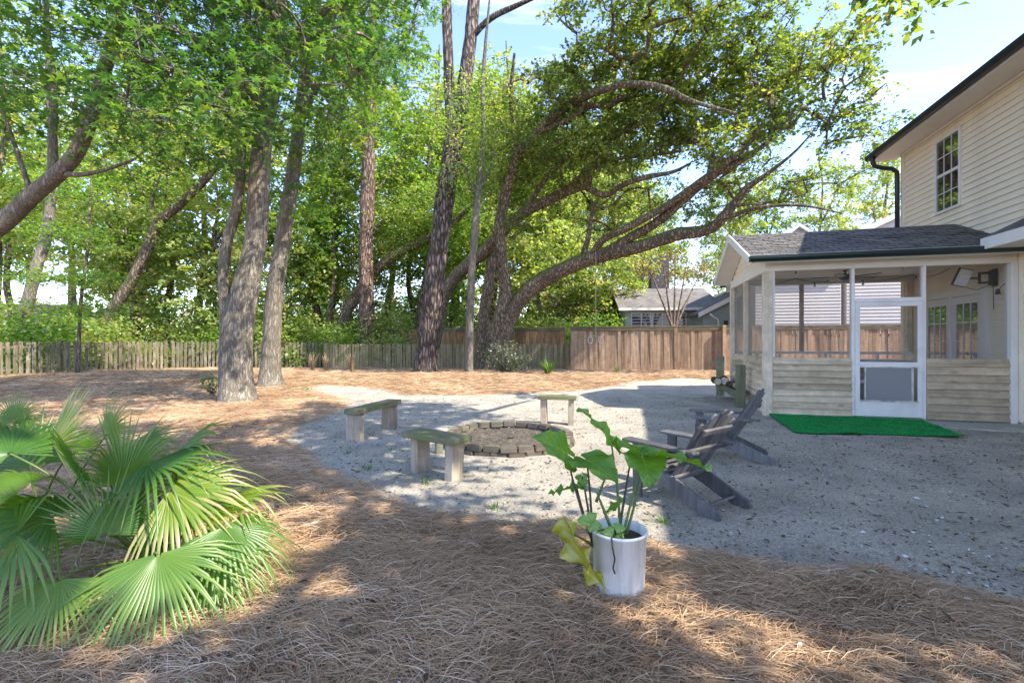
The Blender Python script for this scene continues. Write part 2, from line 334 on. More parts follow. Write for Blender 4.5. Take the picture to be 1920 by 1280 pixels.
M['ear'] = m_leaf('elephant_ear_leaf', [(0,(.07,.21,.02)), (.6,(.14,.31,.028)), (1,(.28,.40,.06))], .5, 1.5, .05, .38, (1.25,1.1,.35))
M['ear_yellow'] = m_leaf('yellowing_leaf', [(0,(.30,.34,.02)), (.55,(.42,.36,.04)), (1,(.55,.34,.10))], .42, 1.2, .06, .4, (1.1,1.0,.5))
M['straw'] = m_attr('pine_straw', [(0,(.11,.07,.042)), (.35,(.30,.19,.108)), (.75,(.45,.29,.16)), (1,(.62,.49,.34))], .6)
M['litter'] = m_attr('leaf_litter', [(0,(.05,.038,.025)), (.45,(.14,.095,.055)), (.8,(.30,.23,.14)), (.9,(.20,.22,.08)), (1,(.55,.52,.45))], .8)
M['pebble'] = m_attr('pebble', [(0,(.14,.13,.12)), (.6,(.34,.32,.29)), (1,(.72,.70,.66))], .8)
M['weed'] = m_leaf('weed_leaf', [(0,(.05,.13,.02)), (1,(.16,.28,.05))], .4, 1.6)
M['weed_dry'] = m_leaf('dry_weed', [(0,(.20,.14,.08)), (1,(.40,.31,.20))], .3, 1.2)

# ------------------------------------------------------------------ ground: sand and shell yard, straw beds, one sheet to the horizon
YARD = [(1920,1168),(1750,1122),(1600,1088),(1420,1058),(1230,1030),(1120,1000),(1060,985),(900,985),(800,972),(740,955),(690,930),(640,905),
        (600,872),(565,845),(535,822),(560,800),(610,780),(645,764),(650,748),(610,737),(575,729),(600,723),(700,728),(760,741),(860,742),(960,740),(1040,737),(1110,731),(1200,716),(1345,712)]
YP = [tuple(ground(*p)[:2]) for p in YARD] + [(12.0, 16.6), (15.0, 10.0), (14.0, 2.0), (6.0, 2.1)]
YP = np.array(YP)
def yard_sd(P):
    """signed distance to the sand yard: negative inside"""
    P = np.asarray(P, dtype=np.float64); d2 = np.full(len(P), 1e9); ins = np.zeros(len(P), bool); n = len(YP)
    for i in range(n):
        a = YP[i]; b = YP[(i+1) % n]; ab = b - a; t = np.clip(((P - a) @ ab) / (ab @ ab), 0, 1)
        q = a + t[:, None] * ab; d2 = np.minimum(d2, ((P - q) ** 2).sum(1))
        c = (a[1] > P[:, 1]) != (b[1] > P[:, 1]); xx = a[0] + (P[:, 1] - a[1]) / (b[1] - a[1] + 1e-12) * (b[0] - a[0]); ins ^= c & (P[:, 0] < xx)
    d = np.sqrt(d2); return np.where(ins, -d, d)
def wob(x, y):
    return (np.sin(1.7*x+.6*y)+np.sin(2.9*y-1.1*x+1)+.6*np.sin(4.3*x+3.1*y+2)+.5*np.sin(6.1*y-5.2*x))/3.1
def gz_np(x, y):
    x = np.asarray(x, float); y = np.asarray(y, float); sd = yard_sd(np.stack([x, y], 1)) + .10*wob(x*1.6, y*1.6)
    k = np.clip((sd + .12) / .5, 0, 1); k = k*k*(3-2*k)
    far = np.clip((y - 14.5)/3, 0, 1) * np.clip((21.5 - y)/1.5, 0, 1)
    return k * (.045 + .03*wob(x*.9, y*.9) + .10*far) + .012*wob(x*2.3, y*2.3)*(1-k)
def gz(x, y): return float(gz_np([x], [y])[0])
def axis(dense, lo, hi, step, far):
    a = list(np.arange(lo, hi + 1e-6, step)); s = step; u = hi
    while u < far: s *= 1.16; u += s; a.append(u)
    s = step; u = lo
    while u > -far: s *= 1.16; u -= s; a.insert(0, u)
    return np.array(a)
gx = axis(True, -9, 9, .11, 900); gy = axis(True, .8, 12, .10, 900)
GX, GY = np.meshgrid(gx, gy); xs = GX.ravel(); ys = GY.ravel(); nx, ny = len(gx), len(gy)
near = (np.abs(xs) < 30) & (ys > -8) & (ys < 32)
zs = np.zeros(len(xs)); zs[near] = gz_np(xs[near], ys[near]); sdv = np.full(len(xs), 9.0); sdv[near] = yard_sd(np.stack([xs[near], ys[near]], 1))
ii = (np.arange(ny-1)[:, None]*nx + np.arange(nx-1)[None, :]).ravel()
gme = np_mesh('ground', np.stack([xs, ys, zs], 1), [np.stack([ii, ii+1, ii+nx+1, ii+nx], 1)], {'sd': sdv}, True)
m, nt, out = newmat('yard_ground')
v = coords(nt); a = N(nt, 'ShaderNodeAttribute', attribute_name='sd')
ad = N(nt, 'ShaderNodeMath', operation='MULTIPLY_ADD'); nt.links.new(noise(nt, v, 2.6, 8, .7), ad.inputs[0]); ad.inputs[1].default_value = .9; nt.links.new(a.outputs['Fac'], ad.inputs[2])
msk = ramp(nt, ad.outputs[0], [(.40, (0,0,0)), (.62, (1,1,1))])
n1 = noise(nt, v, 130, 5, .7); n2 = noise(nt, v, 1.3, 8, .65); n3 = noise(nt, v, 24, 6, .7)
sand = ramp(nt, n1, [(.3, (.28,.245,.185)), (.5, (.63,.575,.47)), (.68, (.84,.79,.69))])
sand = mixc(nt, 1.0, sand, ramp(nt, n2, [(.3, (.62,.62,.63)), (.7, (1.12,1.10,1.06))]), 'MULTIPLY')
sand = mixc(nt, 1.0, sand, ramp(nt, noise(nt, v, 38, 5, .7), [(.32, (.60,.59,.57)), (.6, (1.12,1.12,1.12))]), 'MULTIPLY')
sand = mixc(nt, ramp(nt, n3, [(.60, (0,0,0)), (.70, (.75,)*3)]), sand, (.085,.07,.052))
sand = mixc(nt, ramp(nt, noise(nt, v, .8, 7, .75), [(.60, (0,0,0)), (.75, (.4,)*3)]), sand, (.13,.135,.075))
vs1 = coords(nt, (9, 55, 20)); vs2 = coords(nt, (48, 11, 20))
st = noise(nt, vs1, 1.4, 7, .7, 1.5); st2 = noise(nt, vs2, 1.4, 7, .7, 1.5)
sm = N(nt, 'ShaderNodeMath', operation='MAXIMUM'); nt.links.new(st, sm.inputs[0]); nt.links.new(st2, sm.inputs[1])
straw = ramp(nt, sm.outputs[0], [(.42, (.10,.06,.034)), (.56, (.29,.170,.09)), (.70, (.44,.27,.145))])
straw = mixc(nt, 1.0, straw, ramp(nt, noise(nt, v, .55, 8, .7), [(.35, (.62,.66,.66)), (.62, (1.1,1.06,1.0))]), 'MULTIPLY')
col = mixc(nt, msk, sand, straw)
hh = mixc(nt, msk, ramp(nt, n1, [(.3, (0,0,0)), (.7, (1,1,1))]), sm.outputs[0])
prin(nt, out, col, .95, bump(nt, hh, .8, .02), .12)
tag(link('ground', gme, m), kind='structure')

# ------------------------------------------------------------------ trees: limbs from the photograph, twigs grown towards leaf clusters
class Skel:
    def __init__(s): s.V = []; s.Fq = []; s.n = 0
    def tube(s, P, rad, k, rough=0.0, seed=0):
        P = np.asarray(P, float); n = len(P); rad = np.asarray(rad, float)
        T = np.gradient(P, axis=0); T /= np.linalg.norm(T, axis=1)[:, None] + 1e-9
        ref = np.array([1.0, 0, 0]) if abs(T[0, 2]) > .6 else np.array([0, 0, 1.0]); X = np.zeros_like(P)
        for i in range(n):
            x = ref - T[i] * (ref @ T[i]); x /= np.linalg.norm(x) + 1e-9; X[i] = x; ref = x
        Yv = np.cross(T, X); ang = np.arange(k) * 2*np.pi/k
        rr = rad[:, None] * np.ones(k)
        if rough:
            g = np.random.default_rng(seed); ph = g.uniform(0, 6.28, 4); L = np.cumsum(np.r_[0, np.linalg.norm(np.diff(P, axis=0), axis=1)])
            rr = rr * (1 + rough*(np.sin(3*ang[None, :]+ph[0]+.5*L[:, None]) + .6*np.sin(5*ang[None, :]+ph[1]-.8*L[:, None]) + .5*np.sin(1.9*L[:, None]+ph[2]+2*ang[None, :])) + g.normal(0, rough*.5, rr.shape))
        V = P[:, None, :] + X[:, None, :]*(np.cos(ang)[None, :, None]*rr[..., None]) + Yv[:, None, :]*(np.sin(ang)[None, :, None]*rr[..., None])
        i = np.arange(n-1)[:, None]*k; j = np.arange(k)[None, :]; j2 = (j+1) % k
        q = np.stack([i+j, i+j2, i+k+j2, i+k+j], -1).reshape(-1, 4) + s.n
        s.V.append(V.reshape(-1, 3)); s.Fq.append(q); s.n += n*k
    def mesh(s, name): return np_mesh(name, np.concatenate(s.V), [np.concatenate(s.Fq)], None, True)
def spline(P, R_, step):
    """smooth resample of a polyline with radii"""
    P = np.asarray(P, float); R_ = np.asarray(R_, float)
    d = np.r_[0, np.cumsum(np.linalg.norm(np.diff(P, axis=0), axis=1))]; n = max(3, int(d[-1]/step)+1); t = np.linspace(0, d[-1], n)
    Pe = np.vstack([2*P[0]-P[1], P, 2*P[-1]-P[-2]]); Q = np.zeros((n, 3)); idx = np.clip(np.searchsorted(d, t, side='right')-1, 0, len(P)-2)
    u = ((t-d[idx])/(d[idx+1]-d[idx]+1e-9))[:, None]; p0, p1, p2, p3 = Pe[idx], Pe[idx+1], Pe[idx+2], Pe[idx+3]
    Q = .5*((2*p1)+(-p0+p2)*u+(2*p0-5*p1+4*p2-p3)*u**2+(-p0+3*p1-3*p2+p3)*u**3)
    return Q, np.interp(t, d, R_)
def in_ellipsoids(rng, ells, n, shell=0.0, sep=0.0):
    """sample n points in a union of ellipsoids (cx,cy,cz,rx,ry,rz[,weight])"""
    w = np.array([(e[6] if len(e) > 6 else 1)*e[3]*e[4]*e[5] for e in ells], float); w /= w.sum(); out_ = []
    while len(out_) < n:
        e = ells[rng.choice(len(ells), p=w)]; p = rng.normal(size=3); p /= np.linalg.norm(p); r = rng.uniform(shell**3, 1)**(1/3)
        q = np.array(e[:3]) + p*r*np.array(e[3:6])
        if sep and out_ and (np.linalg.norm(np.array(out_)-q, axis=1).min() < sep) and rng.random() < .85: continue
        out_.append(q)
    return np.array(out_)
def grow(sk, limbs, attr, rng, twig=.010, step=.45, k=5, maxfrac=.55):
    """connect every attractor to the nearest wood; returns twig end points"""
    pos = np.concatenate([l[0] for l in limbs]); rad = np.concatenate([l[1] for l in limbs])
    d0 = np.array([np.linalg.norm(pos-a, axis=1).min() for a in attr]); order = np.argsort(d0)
    nodes = [tuple(p) for p in pos]; NP = np.zeros((len(pos)+len(attr)*40, 3)); NP[:len(pos)] = pos; cnt = len(pos)
    parent = -np.ones(len(NP), int); load = np.zeros(len(NP)); limb_r = np.zeros(len(NP)); limb_r[:cnt] = rad; paths = []
    for ai in order:
        a = attr[ai]; dv = NP[:cnt]-a; dist = np.linalg.norm(dv, axis=1) + .35*np.maximum(0, dv[:, 2])
        j = int(dist.argmin()); p = NP[j]; L = np.linalg.norm(a-p); m_ = int(np.clip(L/step, 2, 30)); t = np.linspace(0, 1, m_+1)[1:]
        side = rng.normal(size=3)*L*.10; side[2] = abs(side[2])*.8
        q = p + (a-p)*t[:, None] + side*(4*t*(1-t))[:, None] + rng.normal(size=(m_, 3))*L*.018
        ids = list(range(cnt, cnt+m_)); NP[cnt:cnt+m_] = q; parent[ids[0]] = j
        for b in range(1, m_): parent[ids[b]] = ids[b-1]
        cnt += m_; paths.append((j, ids)); c = ids[-1]
        while c >= 0 and limb_r[c] == 0: load[c] += 1; c = parent[c]
    for j, ids in paths:
        P = np.vstack([NP[j], NP[ids]]); r = twig*np.maximum(load[ids], .8)**.46
        r0 = min(r[0]*1.15, limb_r[j]*maxfrac if limb_r[j] else r[0]*1.15); r = np.minimum(r, max(r0, twig)); r[-1] = twig*.6
        sk.tube(P, np.r_[max(r0, twig), r], k)
def leaf_kite(n):
    base = np.array([[0,0,0],[.5,.45,.10],[0,1,-.05],[-.5,.45,.10]], float); return base, np.array([[0,1,2,3]])
def leaf_star(n):
    ang = [-2.2, -1.12, 0, 1.12, 2.2]; rr = [.62, .92, 1.05, .92, .62]; V = [[0,0,0]]; Fc = []
    notch = [-2.75, -1.66, -.56, .56, 1.66, 2.75]
    for a in notch: V.append([.36*math.sin(a), .36*math.cos(a), .02])
    for a, r in zip(ang, rr): V.append([r*math.sin(a), r*math.cos(a), -.16*r])
    for i in range(5): Fc.append([0, 1+i, 7+i, 2+i])
    V = np.array(V); V[:, 1] += .25; return V*.55, np.array(Fc)
def leaf_oval(n):
    V = np.array([[0,0,0],[.36,.28,.07],[.38,.66,.05],[0,1,-.08],[-.38,.66,.05],[-.36,.28,.07]], float); return V, np.array([[0,1,2,3],[0,3,4,5]])
def leaves(rng, centers, per, size, aspect, spread, shape=leaf_kite, tilt=.8, droop=0.0, vmean=.45, vvar=.25, cvar=.18, sprig=0, twigs=None):
    base, fc = shape(0); n = len(centers)*per; cid = np.repeat(np.arange(len(centers)), per)
    if sprig:      # leaves sit along short twigs that fan out of each branch end
        ns = len(centers)*sprig; scid = np.repeat(np.arange(len(centers)), sprig); sdir = rng.normal(size=(ns, 3))*np.array([1, 1, .55]); sdir /= np.linalg.norm(sdir, axis=1)[:, None]
        slen = spread[0]*2.1*rng.uniform(.45, 1.25, ns); orig = centers[scid] + rng.normal(size=(ns, 3))*np.array(spread)*.30
        sid = rng.integers(0, sprig, n) + cid*sprig; t = rng.uniform(.12, 1.0, n)**.8
        sag = np.zeros((n, 3)); sag[:, 2] = -.22*slen[sid]*t**2
        C_ = orig[sid] + sdir[sid]*(slen[sid]*t)[:, None] + sag + rng.normal(size=(n, 3))*size*.28; yaw = np.arctan2(sdir[sid, 1], sdir[sid, 0]) + rng.normal(0, .85, n)
        if twigs is not None:
            for i in range(ns):
                e = sdir[i]*slen[i]; twigs.tube(np.array([centers[scid[i]], orig[i]+e*.45-[0, 0, .045*slen[i]], orig[i]+e*.95-[0, 0, .2*slen[i]]]), [.006, .004, .002], 3)
    else:
        C_ = centers[cid] + rng.normal(size=(n, 3))*np.array(spread); yaw = rng.uniform(0, 2*np.pi, n) 
    nrm = np.stack([rng.normal(size=n)*tilt, rng.normal(size=n)*tilt, np.ones(n)], 1); nrm /= np.linalg.norm(nrm, axis=1)[:, None]
    h = np.stack([np.cos(yaw), np.sin(yaw), rng.normal(-.25, .35, n)], 1); h -= nrm*(h*nrm).sum(1)[:, None]; h /= np.linalg.norm(h, axis=1)[:, None]; s = np.cross(h, nrm)
    sz = size*rng.uniform(.45, 1.3, n)
    V = C_[:, None, :] + (s[:, None, :]*base[None, :, 0:1]*aspect + h[:, None, :]*base[None, :, 1:2] + nrm[:, None, :]*base[None, :, 2:3])*sz[:, None, None]
    kk = len(base); Fq = (np.arange(n)[:, None, None]*kk + fc[None]).reshape(-1, fc.shape[1])
    cv = rng.normal(0, cvar, len(centers))[cid]; val = np.clip(vmean + cv + rng.normal(0, vvar, n), 0, 1)
    return V.reshape(-1, 3), Fq, np.repeat(val, kk)
def crown_obj(parent, rng, centers, mat, name='crown', **kw):
    V, Fq, val = leaves(rng, centers, **kw)
    return tag(link(name, np_mesh(name, V, [Fq], {'v': val}), mat, parent), kind='stuff')
def limb_px(pts, r, step=.25, dr=0):
    """pts: (px, py, depth); r list in metres"""
    return spline([at(*p) for p in pts], [q/math.hypot(1, (p[0]-CX)/F) for p, q in zip(pts, r)], step)
def tree(name, label, limbs, ells, natt, bark, leafmat, seed, lkw, loc=None, k=14, rough=.05, shell=.0, sep=0, twig=.010, group=None, gk=5, extra=None, cat='tree', rejects=None, step=.45, twiggy=False):
    rng = np.random.default_rng(seed)
    base = limbs[0][0][0]; root = empty(name, (float(base[0]), float(base[1]), 0), 0, label, cat, group); off = np.array([base[0], base[1], 0])
    L = [(P-off, r) for P, r in limbs]
    sk = Skel()
    for i, (P, r) in enumerate(L): sk.tube(P, r, k if r.max() > .12 else 8, rough, seed+i)
    att = None
    if natt:
        att = in_ellipsoids(rng, ells, natt, shell, sep)
        if rejects is not None: att = att[~rejects(att)]
        att = att - off; grow(sk, L, att, rng, twig, step, gk)
    if extra is not None: att = np.vstack([att, np.asarray(extra)-off]) if att is not None else np.asarray(extra)-off
    if att is not None and lkw: crown_obj(root, rng, att, leafmat, **(dict(lkw, twigs=sk) if twiggy else lkw))
    link('trunk', sk.mesh('trunk'), bark, root)
    return root
def house_block(p):   # keep twigs out of the house and porch
    t = (p[:, 0]-HO[0])*VX[0]+(p[:, 1]-HO[1])*VX[1]; s = (p[:, 0]-HO[0])*UX[0]+(p[:, 1]-HO[1])*UX[1]
    return ((t > 2.6) & (s < 4.6)) | ((t > -1.6) & (s > -1.4) & (s < 5) & (p[:, 2] < 5.0))
HO = (5.04, 8.96); VX = (.9682, -.2503); UX = (.2503, .9682); HROT = math.atan2(VX[1], VX[0])

GUM = dict(sprig=7, per=60, size=.16, aspect=1.0, spread=(.34,.34,.24), shape=leaf_star, tilt=.55, vmean=.42, vvar=.16, cvar=.17)
# sweetgum with the low fork
Y1 = 10.6
tree('sweetgum_tree', 'stout grey sweetgum trunk with a slim second stem forking off low', [
    limb_px([(446,768,Y1),(445,752,Y1),(444,725,Y1),(442,690,Y1),(443,636,Y1),(452,580,Y1),(463,533,Y1),(476,475,Y1),(482,430,Y1),(486,352,10.55),(494,249,10.5),(506,180,10.45),(516,100,10.4),(524,0,10.3),(534,-120,10.2),(545,-260,10.1)],
            [.66,.52,.43,.40,.385,.37,.33,.285,.27,.25,.235,.22,.20,.18,.14,.07]),
    limb_px([(426,665,10.55),(423,600,10.5),(420,550,10.5),(419,512,10.5),(427,450,10.5),(441,405,10.5),(450,347,10.45),(455,233,10.4),(459,150,10.3),(464,40,10.1),(470,-100,9.9)], [.15,.145,.14,.135,.13,.125,.12,.11,.10,.08,.04]),
    limb_px([(512,130,10.4),(560,60,9.9),(620,10,9.3),(680,-60,8.8)], [.12,.10,.08,.04]),
    limb_px([(520,40,10.3),(440,-60,9.4),(340,-130,8.4),(230,-160,7.4)], [.13,.11,.08,.04]),
    limb_px([(455,240,10.4),(400,200,9.6),(330,185,8.8),(250,185,8.2)], [.06,.05,.04,.02]),
    limb_px([(498,215,10.5),(430,120,9.2),(340,60,7.8),(250,50,6.6)], [.09,.07,.05,.02]), limb_px([(508,150,10.4),(560,90,9.2),(600,60,8.0),(640,50,7.0)], [.08,.06,.04,.02])],
    [(-5.3,9.0,8.2,3.0,2.6,2.2,1.0), (-3.4,8.6,9.3,2.1,2.2,2.2,.8), (-6.6,7.6,8.0,2.4,2.0,1.9,.9), (-4.9,9.6,12.2,3.6,3.0,2.6,.7), (-6.8,9.3,6.0,2.2,1.4,1.1,1.0), (-3.6,9.4,6.6,1.6,1.2,1.2,.8), (-4.6,6.5,5.2,1.5,.9,.8,2.2), (-3.0,7.4,6.4,1.3,.9,.8,2.2), (-7.4,8.0,6.2,1.6,1.2,1.2,1.4)],
    520, M['bark_gum'], M['leaf_gum'], 11, GUM, sep=.45, twig=.009, twiggy=True)
Y2 = 14.2
tree('sweetgum_tree', 'straight dark sweetgum trunk with a broken stub, behind the forked one', [
    limb_px([(508,738,Y2),(507,722,Y2),(507,700,Y2),(510,640,Y2),(515,560,Y2),(525,490,Y2),(537,410,Y2),(546,350,Y2),(558,249,14.1),(566,182,14.0),(576,80,13.9),(584,-40,13.8),(590,-150,13.7)], [.62,.46,.36,.30,.285,.27,.25,.23,.20,.18,.15,.10,.05]),
    limb_px([(521,500,Y2),(512,488,Y2-.1),(505,480,Y2-.15)], [.12,.11,.10]),
    limb_px([(560,240,14.1),(600,150,13.4),(650,70,12.8),(690,10,12.2)], [.11,.09,.07,.04])],
    [(-6.2,13.4,9.5,2.6,2.2,2.6,1), (-4.8,13,11.8,2.6,2.4,2.6,.9), (-7.8,13.6,12,2.6,2.3,2.8,.8), (-6.4,13.6,5.9,1.7,1.2,.9,.7), (-4.4,13.2,8.0,1.5,1.2,1.0,.6)],
    330, M['bark_gum'], M['leaf_gum'], 12, dict(GUM, per=58, size=.18, vmean=.6), sep=.45, twig=.009)
# leaning tree entering from the left
tree('leaning_tree', 'thick mottled limb leaning in from beyond the left fence end', [
    limb_px([(-420,760,10.6),(-330,660,10.6),(-220,560,10.6),(-100,480,10.5),(0,424,10.4),(55,372,10.3),(105,330,10.2),(140,290,10.1),(165,235,10.0),(182,185,10.0),(196,130,9.9),(215,60,9.8),(235,-40,9.7),(250,-150,9.6)],
            [.36,.33,.31,.29,.27,.25,.23,.20,.18,.17,.16,.14,.10,.05]),
    limb_px([(112,325,10.2),(150,328,10.1),(200,318,10.0),(250,300,9.8)], [.10,.07,.05,.03]),
    limb_px([(100,330,10.2),(98,250,10.3),(100,170,10.4),(90,80,10.5),(85,-20,10.6)], [.14,.12,.11,.09,.06]),
    limb_px([(60,368,10.3),(20,250,10.2),(-20,150,10.0)], [.08,.06,.03])],
    [(-9.8,9.6,8.6,2.4,2,2.4,1), (-8.0,9.6,7.0,1.6,1.4,1.3,.8), (-11.5,10,7.0,1.8,1.8,1.6,.8), (-8.6,10,10.5,2.6,2,2,.8)],
    220, M['bark_gum'], M['leaf_gum'], 13, dict(GUM, per=46, size=.15, vmean=.45), sep=.5, twig=.009)
# loblolly pine, forked
PINE = dict(per=150, size=.24, aspect=.06, spread=(.42,.42,.30), shape=leaf_kite, tilt=1.3, vmean=.5, vvar=.2)
Y3 = 19.6
tree('pine_tree', 'tall pine with furrowed bark whose trunk forks in two high up', [
    limb_px([(797,712,Y3),(798,700,Y3),(800,670,Y3),(806,600,Y3),(815,520,Y3),(827,430,Y3),(838,350,Y3),(846,285,Y3),(852,250,Y3)], [.62,.56,.49,.45,.42,.40,.385,.38,.34]),
    limb_px([(846,290,Y3),(846,225,Y3),(842,150,Y3),(838,60,Y3),(836,-40,Y3),(834,-200,Y3),(832,-420,Y3)], [.27,.25,.23,.22,.20,.15,.05]),
    limb_px([(848,300,Y3),(859,235,Y3),(871,160,Y3),(881,80,Y3),(888,0,Y3),(896,-150,Y3),(905,-400,Y3)], [.33,.30,.29,.28,.26,.20,.06]),
    limb_px([(884,70,Y3),(920,35,19.2),(960,15,18.8),(1005,-5,18.4)], [.14,.12,.10,.07])],
    [(-3.2,19.4,20,3.2,3.2,3.4,1), (-.4,18.4,16.2,1.6,1.4,1.2,1)], 110, M['bark_pine'], M['pine_needle'], 14, PINE, rough=.06, sep=.4)
tree('slender_tree', 'slim pale-barked tree standing beside the forked pine', [
    limb_px([(879,710,19),(880,690,19),(881,600,19),(884,520,19),(890,430,19),(899,340,19),(907,255,19),(905,170,18.8),(910,90,18.6),(918,0,18.4)], [.22,.17,.165,.16,.15,.13,.11,.09,.07,.04]),
    limb_px([(896,370,19),(875,325,18.8),(862,290,18.6)], [.06,.05,.03]), limb_px([(897,360,19),(925,300,18.7),(930,240,18.5)], [.06,.05,.03])],
    [(-1.3,18.6,10.5,1.9,1.7,2.2,1), (-1.9,18.6,7.8,1.2,1.2,.8,1)], 70, M['bark_gum'], M['leaf_far'], 15, dict(per=80, size=.12, aspect=.6, spread=(.35,.35,.25), tilt=.8), sep=.35)
tree('pine_tree', 'straight reddish-barked pine rising behind the low mossy fence', [
    limb_px([(688,700,26),(688,640,26),(687,560,26),(686,470,26),(690,350,26),(694,200,26),(698,60,26),(702,-80,26)], [.50,.45,.42,.41,.39,.34,.28,.14])],
    [(-7.9,25.6,19,2.6,2.6,2.6,1), (-7.9,25.6,13.5,1.8,1.8,1.0,.6)], 60, M['bark_red'], M['pine_needle'], 16, PINE, rough=.06, sep=.4)
# live oak
OAK = dict(sprig=9, per=90, size=.15, aspect=.6, spread=(.32,.32,.22), shape=leaf_kite, tilt=.75, vmean=.45, vvar=.2, cvar=.2)
def oak_rej(p):
    bad = house_block(p); sv = np.array(SUNV)
    for c_, r_ in (((4.2,21.5,.9), 1.0), ((6.0,21.0,1.4), 1.1), ((7.6,20.6,.8), 1.1), ((8.8,20.3,1.4), .9)):   # the fence is sunlit here: the crown has windows
        d = p-np.array(c_); bad |= np.linalg.norm(d-(d@sv)[:, None]*sv, axis=1) < r_
    return bad
oak_limbs = [
    limb_px([(926,708,22.2),(930,690,22.2),(936,650,22.2),(950,605,22.0),(972,565,21.8),(1005,532,21.5),(1055,505,21.1),(1120,480,20.5),(1200,462,19.6),(1270,440,18.8),(1325,432,18.0),(1352,412,17.4),(1378,380,17.0),(1402,352,16.6),(1440,325,16.0),(1490,285,15.3),(1530,240,14.8)],
            [.56,.46,.42,.40,.39,.38,.36,.32,.29,.27,.24,.21,.17,.13,.08,.05,.015]),
    limb_px([(918,706,22.0),(922,670,22.0),(930,620,21.9),(944,572,21.8),(950,545,21.7),(941,481,21.4),(936,430,21.2),(943,385,21.0),(955,333,20.6),(969,292,20.2),(1003,254,19.5),(1037,220,18.8),(1079,189,18.0),(1113,175,17.2),(1175,158,16.2),(1244,165,15.3),(1295,189,14.8),(1381,213,14.2)],
            [.42,.35,.31,.30,.29,.26,.25,.24,.23,.22,.20,.18,.16,.14,.12,.10,.08,.04]),
    limb_px([(1125,480,20.4),(1170,452,19.8),(1230,418,19.0),(1290,368,18.0),(1345,325,17.0),(1405,292,16.2),(1460,250,15.4)], [.23,.21,.20,.18,.15,.11,.05]),
    limb_px([(1105,486,20.6),(1130,450,20.0),(1180,425,19.2),(1250,385,18.3),(1320,335,17.2),(1400,275,16.0),(1430,230,15.4)], [.18,.17,.16,.15,.13,.09,.04]),
    limb_px([(1090,492,20.8),(1103,445,20.5),(1108,410,20.2),(1120,380,19.8)], [.14,.12,.10,.06]),
    limb_px([(965,300,20.3),(963,240,19.8),(958,175,19.2),(965,100,18.6)], [.14,.12,.10,.05]),
    limb_px([(1008,250,19.4),(1050,232,18.6),(1082,215,18.0),(1100,190,17.4)], [.10,.09,.08,.04]),
    limb_px([(1352,412,17.4),(1420,390,16.4),(1500,385,15.6),(1580,400,15.0)], [.10,.08,.06,.03])]
tree('live_oak_tree', 'spreading live oak whose low limb arches right over the brown fence', oak_limbs,
    [(4.0,21.0,12.0,4.6,3.4,2.6,.9), (8.8,19.4,11.6,3.6,3.0,2.8,.9), (5.5,23.5,8.6,4.0,1.8,2.0,.6), (10.4,19.6,8.0,2.6,2.2,1.6,.9), (1.0,21.5,12,3.0,2.8,2.2,.8), (5.4,15.6,13.2,4.2,3.2,1.7,1.0), (10.4,16.2,10.6,2.5,2.4,1.9,1.7), (12.2,16.8,8.6,1.7,1.8,1.6,1.9), (7.6,15.6,8.6,1.8,1.4,.7,.7), (4.6,17.6,11.9,4.0,2.0,1.5,1.3), (8.6,16.6,12.2,3.0,2.0,1.4,1.3), (11.6,17.4,6.9,2.0,1.6,.9,1.6), (8.4,18.4,6.9,2.2,1.4,.8,1.2)],
    1090, M['bark_oak'], M['leaf_oak'], 21, OAK, rough=.07, sep=.35, twig=.016, rejects=oak_rej, step=.4, twiggy=True)
oak2 = [
    limb_px([(808,712,24.4),(812,660,24.4),(822,610,24.3),(832,560,24.1),(850,525,23.8),(880,494,23.4),(905,474,23.1),(945,430,22.6),(986,396,22.0),(1031,374,21.4),(1079,351,20.8),(1100,345,20.4),(1107,319,20.1),(1123,282,19.7),(1148,254,19.2),(1192,237,18.4),(1244,200,17.6)],
            [.42,.37,.34,.33,.33,.32,.31,.29,.27,.25,.23,.21,.19,.17,.15,.12,.05]),
    limb_px([(1095,348,20.5),(1134,366,20.0),(1168,347,19.4),(1209,333,18.7),(1261,323,18.0),(1295,306,17.4)], [.15,.14,.12,.11,.08,.04]),
    limb_px([(985,398,22.0),(1020,340,21.4),(1060,300,20.8),(1110,285,20.2)], [.14,.12,.10,.05]),
    limb_px([(1040,372,21.2),(1090,330,20.4),(1150,300,19.6),(1230,290,18.8),(1300,280,18.0)], [.12,.11,.09,.07,.04])]
tree('live_oak_tree', 'vine-clad live oak leaning out from behind the low fence', oak2,
    [(3.6,19.2,9.6,3.4,2.4,1.3,1.0), (6.4,18.6,10.2,2.6,2.2,1.3,.9), (.2,22,9.6,2.4,2.0,1.6,.9), (.4,21.5,7.0,1.6,1.4,.8,.7)],
    210, M['bark_oak'], M['leaf_oak'], 22, dict(OAK, per=80, size=.14), rough=.07, sep=.35, twig=.012, rejects=oak_rej)
tree('oak_trunk', 'short leaning oak trunk between the slim tree and the live oak', [
    limb_px([(902,706,23.2),(904,660,23.2),(907,600,23.2),(913,550,23.2),(922,490,23.2),(935,440,23.4),(948,380,23.6),(960,310,23.8),(975,240,24)], [.38,.31,.29,.28,.26,.23,.19,.14,.07])],
    [(.3,24,11,2.6,2,2.2,1)], 60, M['bark_oak'], M['leaf_far'], 23, dict(per=110, size=.15, aspect=.55, spread=(.5,.5,.3), tilt=.8), sep=.4)
